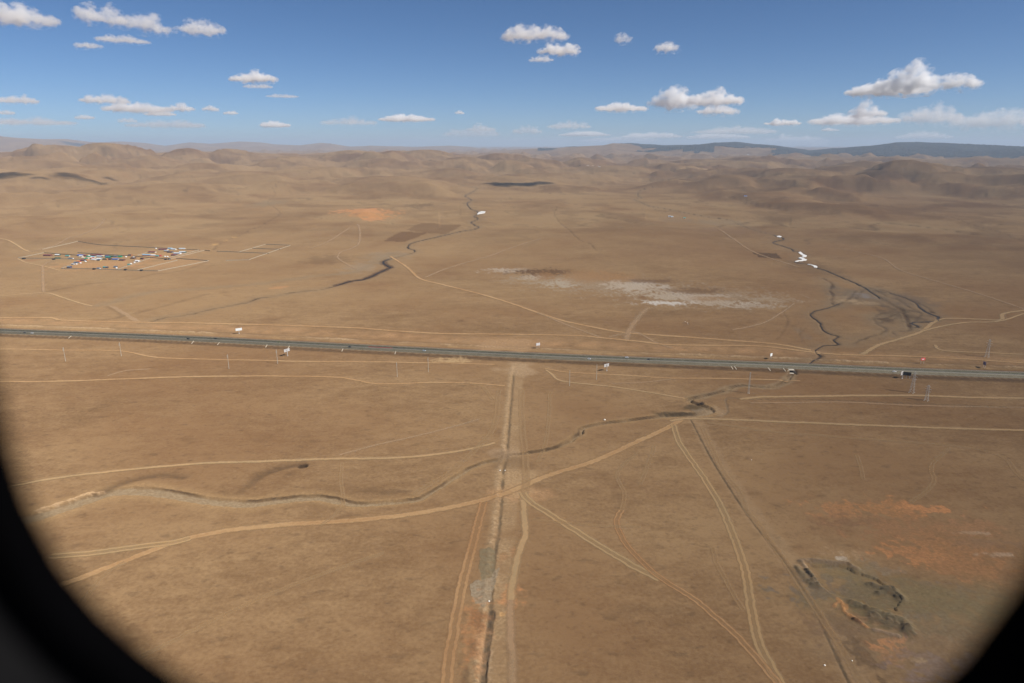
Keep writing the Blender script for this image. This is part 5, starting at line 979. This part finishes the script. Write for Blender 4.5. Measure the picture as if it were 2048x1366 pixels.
# ------------------------------------------------------------------ small things: shrub, stones, animals
def make_shrub(px, py, rad, label):
    root = empty("shrub", gp(px, py), 0, label, "shrub"); rnd = random.Random(11); bm = bmesh.new()
    for i in range(16):
        a = rnd.uniform(0, 6.28); l = rnd.uniform(.5, 1) * rad; bar(bm, (0, 0, -.2), (math.cos(a) * l * .8, math.sin(a) * l * .8, rnd.uniform(.5, 1) * rad), .07, 4, .02)
    link_bm("trunk", bm, simple("shrub_bark", (.06, .045, .035), .9), root); bm = bmesh.new()
    for i in range(900):
        a = rnd.uniform(0, 6.28); u = rnd.uniform(-.2, 1); k = rad * rnd.uniform(.35, 1) ** .6 * (1 + .25 * math.sin(3 * a)); c = Vector((math.cos(a) * math.sqrt(max(0, 1 - u * u)) * k, math.sin(a) * math.sqrt(max(0, 1 - u * u)) * k, .3 + max(0, u) * k))
        n = Vector((rnd.gauss(0, 1), rnd.gauss(0, 1), rnd.gauss(0, 1))).normalized(); x = n.orthogonal().normalized() * rnd.uniform(.08, .2); y = n.cross(x).normalized() * x.length
        bm.faces.new([bm.verts.new(c + v) for v in (x, y, -x, -y)])
    link_bm("crown", bm, simple("dry_twigs", (.055, .036, .028), .9, 0, .4, 1.5), root)
make_shrub(1404, 808, 3.0, "dark leafless shrub on the creek bank at the bend")
M_STONE = simple("pale_stone", (.66, .62, .54), .8, 0, .2, 2.0)
for i, (px, py, sz, lab) in enumerate(((978, 1202, .75, "white stone in the grey pipeline gravel"), (1649, 1331, .6, "white stone on the plain right of the orange ruts"), (1704, 1322, .45, "small pale stone right of the cable ditch"), (1000, 942, .8, "pale stone beside the creek crossing, left one"), (1010, 941, .7, "pale stone beside the creek crossing, right one"), (1209, 840, 1.2, "pale boulder on the bank above the creek"), (1503, 920, .5, "small pale stone on the right plain"))):
    bm = bmesh.new(); bmesh.ops.create_icosphere(bm, subdivisions=2, radius=sz); rnd = random.Random(i)
    for v in bm.verts: v.co *= rnd.uniform(.78, 1.12); v.co.z *= .65
    o_ = link_bm("stone", bm, M_STONE); o_.location = gp(px, py) + Vector((0, 0, sz * .3)); tag(o_, lab, "stone", "pale stones on the plain")
def make_cow(m):
    root = empty("cow", (0, 0, 0)); me = bpy.data.meshes.new("body"); V = []; E = []; Rr = []
    def chain(pts, base=None):
        k = base
        for (x, y, z, r_) in pts:
            V.append((x, y, z)); Rr.append(r_); i = len(V) - 1
            if k is not None: E.append((k, i))
            k = i
        return k
    chain([(0, 0, .98, .30)]); hip = chain([(-.45, 0, 1.0, .30), (-.78, 0, 1.02, .24)], 0); sh = chain([(.42, 0, 1.0, .33), (.72, 0, 1.05, .25)], 0)
    chain([(1.0, 0, .95, .15), (1.2, 0, .62, .13), (1.35, 0, .38, .09), (1.45, 0, .24, .07)], sh)
    for sy in (-1, 1):
        chain([(.62, sy * .2, .72, .12), (.60, sy * .22, .40, .07), (.60, sy * .22, .05, .06)], sh); chain([(-.70, sy * .2, .75, .14), (-.60, sy * .22, .55, .09), (-.82, sy * .22, .36, .06), (-.78, sy * .22, .05, .06)], hip)
        chain([(1.16, sy * .17, .72, .04)], len(V) - 7 if False else sh + 1)
    chain([(-.98, 0, .98, .05), (-1.04, 0, .55, .03)], hip)
    me.from_pydata(V, E, []); o_ = bpy.data.objects.new("body", me); COL.objects.link(o_); o_.parent = root; md = o_.modifiers.new("skin", 'SKIN')
    for v, r_ in zip(me.skin_vertices[0].data, Rr): v.radius = (r_, r_)
    me.skin_vertices[0].data[0].use_root = True; o_.modifiers.new("sub", 'SUBSURF').levels = 1; o_.modifiers["sub"].render_levels = 1; me.materials.append(m); return root
CW = {0: simple("white_hide", (.62, .55, .46), .8), 1: simple("brown_hide", (.10, .055, .035), .8)}; cp = {}
for i, (x, y, k, lab) in enumerate(((780, 368, 0, "pale cow at the back of the small herd"), (762, 395, 1, "brown cow left in the small herd"), (795, 435, 1, "dark brown cow in the middle of the herd"), (890, 420, 0, "pale cow right of the herd's middle"), (905, 480, 0, "pale cow nearest in the small herd"), (935, 445, 1, "brown cow beside the nearest pale cow"), (1000, 415, 1, "brown cow at the right end of the herd"), (680, 435, 1, "brown cow straying left of the herd"), (985, 320, 1, "brown cow at the back right of the herd"))):
    c = copy_tree(cp[k]) if k in cp else make_cow(CW[k]); cp.setdefault(k, c); p = gp(1340 + x / 25.6, 630 + y / 25.6); c.location = p; c.rotation_euler = (0, 0, 1.3 * i); c.name = "cow"; tag(c, lab, "cow", "small grazing herd")

# ------------------------------------------------------------------ aircraft cabin window round the photographer
def win_mat(name, c, rough):  # darkness of the unlit cabin is put into the surround's near-black colours
    m, t, o = mat(name); d = N(t, "ShaderNodeBsdfDiffuse"); t.links.new(ramp(t, noise(t, pos(t), 40, 2), [(.3, tuple(x * .9 for x in c)), (.7, tuple(x * 1.1 for x in c))]), d.inputs[0]); t.links.new(d.outputs[0], o.inputs[0]); return m
outl = [(-.150, .09), (-.1515, .04), (-.152, -.01), (-.1515, -.045), (-.1515, -.085), (-.149, -.110), (-.1425, -.132), (-.133, -.149), (-.121, -.164), (-.107, -.178), (-.082, -.196), (-.045, -.211), (.01, -.219), (.07, -.216), (.110, -.205), (.134, -.190), (.150, -.168), (.1615, -.142), (.172, -.110), (.179, -.07), (.179, -.02), (.176, .03), (.168, .08), (.145, .125), (.100, .155), (.04, .168), (-.03, .166), (-.09, .150), (-.132, .125)]
OP = np.array(outl); cen = np.array([.012, -.03]); root = empty("aircraft_window", (cen[0], .19, CAMH + cen[1]), 0, "dark blurred aircraft cabin window surround framing the lower corners", "window")
def ring(name, prof, m):
    """lofted surround: prof = list of (outward offset, y toward the ground side)"""
    E = np.vstack([OP[-1], OP, OP[0]]); nv = []
    for i in range(1, len(E) - 1):
        t_ = E[(i + 1)] - E[i - 1]; t_ = t_ / np.hypot(*t_); nv.append((t_[1] * -1, t_[0]))
    nv = np.array(nv); 
    if np.dot(nv[5], OP[5] - cen) < 0: nv = -nv
    bm = bmesh.new(); rings = []
    for off, y in prof:
        Q = OP + nv * off - cen; rings.append([bm.verts.new((q_[0], y, q_[1])) for q_ in Q])
    n = len(OP)
    for a, b in zip(rings, rings[1:] + rings[:1]):
        for i in range(n): bm.faces.new((a[i], a[(i + 1) % n], b[(i + 1) % n], b[i]))
    ob = link_bm(name, bm, m, root, True); return ob
ring("seal", [(0, 0), (.006, .012), (.014, .012), (.016, .0), (.010, -.006), (.003, -.004)], win_mat("black_rubber_seal", (.0015, .0015, .0018), .95))
ring("reveal", [(.0161, .010), (.030, -.010), (.042, -.030), (.046, -.030), (.046, .012)], win_mat("shade_grey_reveal", (.0065, .0065, .007), .8))
ring("cabin_panel", [(.0462, .012), (.0462, -.034), (.12, -.040), (.20, -.030), (.20, .012)], win_mat("shade_dark_cabin_panel", (.002, .002, .0022), .9))

# ------------------------------------------------------------------ clouds
def cloud(name, C, wd, ht, dp, dens, label, seed, tilt=0.0, lumps=None, rz=0.0):
    """cumulus: a closed hull round overlapping lobes, filled with vapour that thins outward and is broken up by turbulence"""
    rnd = random.Random(seed); n = lumps or int(max(4, min(9, wd / ht * 1.6))); B = []
    for i in range(n):
        t_ = ((i + .5) / n * 2 - 1) * 0.92 + rnd.uniform(-.06, .06); env = max(.34, (1 - abs(t_) ** 2.6)) * rnd.uniform(.6, 1.15)
        rx = min(wd * .30, max(wd / n * 1.15, ht * .6)) * rnd.uniform(.9, 1.15); rzz = ht * env; cx = t_ * (wd / 2 - rx * .55)
        B.append((cx, rnd.uniform(-.2, .2) * dp, tilt * cx, rx, dp * .5 * rnd.uniform(.7, 1), rzz))
    bm = bmesh.new()
    for (cx, cy, cz, rx, ry, rzz) in B:
        b2 = bmesh.ops.create_icosphere(bm, subdivisions=2, radius=1.06)
        for v in b2["verts"]: v.co = Vector((v.co.x * rx + cx, v.co.y * ry + cy, max(v.co.z * rzz, -.52 * ht) + cz))
    me = bpy.data.meshes.new(name); bm.to_mesh(me); bm.free()
    o_ = bpy.data.objects.new(name, me); COL.objects.link(o_); o_.location = C; o_.rotation_euler = (0, 0, rz)
    rm = o_.modifiers.new("merge", 'REMESH'); rm.mode = 'VOXEL'; rm.voxel_size = max(ht / 7, wd / 50)
    m, t, o = mat("cloud_vapour"); P = N(t, "ShaderNodeTexCoord").outputs["Object"]; F_ = None
    for (cx, cy, cz, rx, ry, rzz) in B:
        q = N(t, "ShaderNodeVectorMath", operation='MULTIPLY_ADD'); t.links.new(P, q.inputs[0]); q.inputs[1].default_value = (1 / rx, 1 / ry, 1 / rzz); q.inputs[2].default_value = (-cx / rx, -cy / ry, -cz / rzz)
        d_ = N(t, "ShaderNodeVectorMath", operation='DOT_PRODUCT'); t.links.new(q.outputs[0], d_.inputs[0]); t.links.new(q.outputs[0], d_.inputs[1])
        e = mth(t, 'MAXIMUM', mth(t, 'SUBTRACT', 1.0, d_.outputs["Value"]), 0.0); F_ = e if F_ is None else mth(t, 'SMOOTH_MAX', F_, e, 0.25)
    sx = N(t, "ShaderNodeSeparateXYZ"); t.links.new(P, sx.inputs[0]); mp = N(t, "ShaderNodeMapping"); mp.inputs["Location"].default_value = (seed * 7.3, seed * 3.1, 0); mp.inputs["Scale"].default_value = (1 / ht, 1 / ht, 1.35 / ht); t.links.new(P, mp.inputs[0])
    nz = noise(t, mp.outputs[0], 1.9, 6, 0.66)
    base = N(t, "ShaderNodeMapRange", interpolation_type='SMOOTHSTEP'); t.links.new(mth(t, 'SUBTRACT', sx.outputs[2], mth(t, 'MULTIPLY', sx.outputs[0], tilt)), base.inputs[0]); base.inputs[1].default_value = -.50 * ht; base.inputs[2].default_value = .10 * ht
    f = mth(t, 'ADD', mth(t, 'MULTIPLY', F_, base.outputs[0]), mth(t, 'MULTIPLY', mth(t, 'SUBTRACT', nz, 0.5), 3.8))
    mr = N(t, "ShaderNodeMapRange", interpolation_type='SMOOTHSTEP'); t.links.new(f, mr.inputs[0]); mr.inputs[1].default_value = .15; mr.inputs[2].default_value = 1.05
    dn = mth(t, 'MULTIPLY', mth(t, 'MULTIPLY', mr.outputs[0], mth(t, 'GREATER_THAN', F_, 0.005)), dens * 0.55 / ht)
    v = N(t, "ShaderNodeVolumePrincipled"); v.inputs["Color"].default_value = (.99, .99, .99, 1); t.links.new(dn, v.inputs["Density"]); v.inputs["Anisotropy"].default_value = 0.15
    t.links.new(v.outputs[0], o.inputs["Volume"]); me.materials.append(m); tag(o_, label, "cloud", "fair weather clouds"); return o_
def sky_cloud(x0, y0, x1, y1, dens, label, seed, tilt=0.0, zb=1650.0):
    """cloud seen in the photo at this box: its flat base lies at height zb, which sets the distance"""
    d = ray((x0 + x1) / 2, y1); el = d[2] / math.hypot(d[0], d[1]); dist = (zb - CAMH) / max(el, .0085); hz_d = dist / math.hypot(d[0], d[1]); dep = hz_d * (math.cos(PITCH) * d[1] - math.sin(PITCH) * d[2])
    wd = (x1 - x0) * dep / F; ht = (y1 - y0) * dep / F; C = (d[0] * hz_d, d[1] * hz_d, CAMH + d[2] * hz_d + ht * .20)
    return cloud("cloud", C, wd, ht * .8, max(wd * .45, ht), dens, label, seed, tilt, None, -math.atan2(d[0], d[1]))
sky_cloud(-60, 0, 120, 48, 5, "large soft cloud cut by the upper left corner", 1)
sky_cloud(148, 4, 260, 46, 4, "broad soft cloud at upper left, left half", 2, -.05); sky_cloud(230, 18, 350, 62, 4, "broad soft cloud at upper left, drooping right half", 3, -.15); sky_cloud(352, 36, 455, 68, 3.5, "soft cloud right of the broad upper left cloud", 4)
sky_cloud(150, 78, 205, 97, 3, "small cloud below the broad upper left cloud", 5); sky_cloud(190, 69, 300, 85, 2, "thin wispy streak below the broad upper left cloud", 6)
sky_cloud(460, 137, 558, 165, 8, "bright compact cloud at left centre", 7); sky_cloud(485, 166, 548, 176, 1.6, "faint wisp under the bright compact cloud", 8)
sky_cloud(160, 186, 262, 206, 4, "upper bank of the low left cloud group", 9); sky_cloud(205, 203, 350, 224, 4.5, "long bank in the low left cloud group", 10, -.02); sky_cloud(330, 204, 392, 222, 5, "puffy cloud near the middle of the low left group", 11); sky_cloud(404, 208, 440, 222, 6, "small round cloud at right of low left group", 12); sky_cloud(446, 219, 477, 229, 5, "tiny cloud at the right end of the low left group", 13); sky_cloud(290, 220, 352, 231, 5, "bright low puff in the left group", 14)
sky_cloud(516, 240, 583, 254, 7, "bright flat cloud low at left centre", 15); sky_cloud(-20, 188, 78, 206, 3, "low pale cloud at the left edge", 16); sky_cloud(-10, 218, 32, 229, 3, "small low cloud at the left edge", 17); sky_cloud(150, 227, 190, 238, 3.5, "small low cloud under the left group", 18); sky_cloud(235, 233, 275, 245, 2.5, "faint low cloud under the left group's middle", 19)
sky_cloud(992, 48, 1145, 80, 4, "wide cloud high right of centre", 20); sky_cloud(1072, 82, 1166, 109, 5.5, "cloud just below the wide high cloud", 21); sky_cloud(1052, 110, 1110, 123, 2.2, "faint streak below the two high clouds", 22); sky_cloud(1226, 62, 1266, 86, 3, "small ragged cloud high at right of centre", 23); sky_cloud(1304, 79, 1362, 103, 4, "small bright cloud high at right of centre", 24)
sky_cloud(1188, 203, 1300, 222, 6, "left tail of the long right cloud", 25); sky_cloud(1290, 173, 1400, 216, 8, "tall middle of the long right cloud", 26); sky_cloud(1370, 175, 1490, 210, 8, "right arm of the long right cloud", 27); sky_cloud(1390, 205, 1480, 229, 5, "lower shelf of the long right cloud", 28)
sky_cloud(1690, 158, 1860, 190, 9, "broad base of the biggest cloud at upper right", 29); sky_cloud(1750, 124, 1880, 182, 9, "tall crown of the biggest cloud at upper right", 30); sky_cloud(1865, 136, 1964, 178, 8, "right lobe of the biggest cloud at upper right", 31)
sky_cloud(1528, 236, 1602, 250, 7, "bright flat cloud low at right", 32); sky_cloud(1615, 226, 1800, 248, 5, "long low bank below the biggest cloud", 33); sky_cloud(1698, 200, 1772, 238, 7, "bright dome on the low right bank", 34); sky_cloud(1795, 206, 1930, 246, 2.6, "pale hazy bank at right, left part", 35); sky_cloud(1905, 208, 2090, 256, 2.6, "pale hazy bank cut by the right edge", 36)
sky_cloud(752, 228, 872, 242, 7, "flat bright cloud low in the centre", 37); sky_cloud(908, 220, 930, 228, 4, "tiny cloud low in the centre", 38); sky_cloud(930, 246, 995, 264, 2.5, "hazy low cloud right of centre", 39); sky_cloud(1020, 250, 1090, 268, 2, "hazy low cloud above the middle hills", 40)
sky_cloud(1112, 262, 1225, 272, 4, "bright horizon band right of centre", 41); sky_cloud(1235, 263, 1370, 276, 3, "horizon band above the plateau's left end", 42); sky_cloud(1370, 264, 1500, 278, 3, "horizon band above the plateau", 43); sky_cloud(1520, 265, 1660, 288, 2.6, "horizon band in the plateau's saddle", 44)
sky_cloud(1790, 262, 1900, 278, 2, "faint horizon band above the right plateau", 45); sky_cloud(1640, 255, 1680, 262, 3, "tiny low cloud above the saddle", 46); sky_cloud(530, 187, 600, 195, 1.0, "very faint streak right of the compact cloud", 47)
for i, (x0, y0, x1, y1, dn, lab) in enumerate(((880, 250, 1010, 274, 1.4, "wide hazy bank low over the centre hills"), (1090, 240, 1190, 258, 1.4, "hazy streak above the bright horizon band"), (1150, 272, 1330, 284, 1.8, "pale horizon band low over the plateau's left end"), (1380, 250, 1560, 268, 1.3, "wide hazy bank above the plateau"), (-40, 232, 150, 250, 1.2, "wide hazy bank low at the left edge"), (250, 236, 420, 256, 1.2, "wide hazy bank under the low left group"), (1560, 280, 1660, 292, 2, "low pale band touching the plateau's saddle"), (640, 232, 760, 250, 1.0, "faint streak low left of centre"))): sky_cloud(x0, y0, x1, y1, dn, lab, 60 + i)
# clouds above the frame whose shadows lie on the left and middle hills
def shade_cloud(px, py, wx, label, seed, zc=2100.0, dens=14):
    p = at(px, py)[0]; q = at(px + wx, py)[0]; wd = np.hypot(*(q - p)[:2]) * 2; k = (zc - p[2]) / math.tan(SUN_EL)
    return cloud("cloud", (p[0] + k * math.sin(SUN_AZ), p[1] + k * math.cos(SUN_AZ), zc), wd * 1.3, wd * .3, wd * .7, dens * .55, label, seed, 0, 6)
shade_cloud(20, 348, 44, "overhead cloud shading the left hills", 101, 2100, 7); shade_cloud(82, 356, 20, "small overhead cloud shading the left valley", 102, 2100, 6); shade_cloud(165, 357, 24, "overhead cloud shading the left slope", 103, 2100, 5); shade_cloud(222, 359, 14, "small overhead cloud shading the slope's end", 104, 2100, 4)
shade_cloud(1020, 369, 46, "overhead cloud shading the middle hills", 105); shade_cloud(1080, 365.5, 26, "overhead cloud right of the middle shade", 106, 2100, 9)

shade_cloud(1800, 352, 60, "thin unseen cloud added to shade the right hills", 107, 2300, 1.6)  # out-of-view cloud added to dim the right hills
# ------------------------------------------------------------------ haze
bm = bmesh.new(); top = 660.0; lo = float(Z.min()) - 1.0; hb = 72000.0
box(bm, (0, 0, lo), 2 * hb, 2 * hb, top - lo); hz_o = link_bm("haze", bm, (lambda: None) and bpy.data.materials.new("haze_air"))
m = hz_o.data.materials[0]; m.use_nodes = True; t = m.node_tree; t.nodes.clear(); o = t.nodes.new("ShaderNodeOutputMaterial"); v = N(t, "ShaderNodeVolumePrincipled")
v.inputs["Color"].default_value = (.58, .74, .94, 1); v.inputs["Density"].default_value = 3.2e-5; v.inputs["Anisotropy"].default_value = 0.0; t.links.new(v.outputs[0], o.inputs["Volume"])
tag(hz_o, "thin blue haze over the whole steppe", None, None, "stuff")
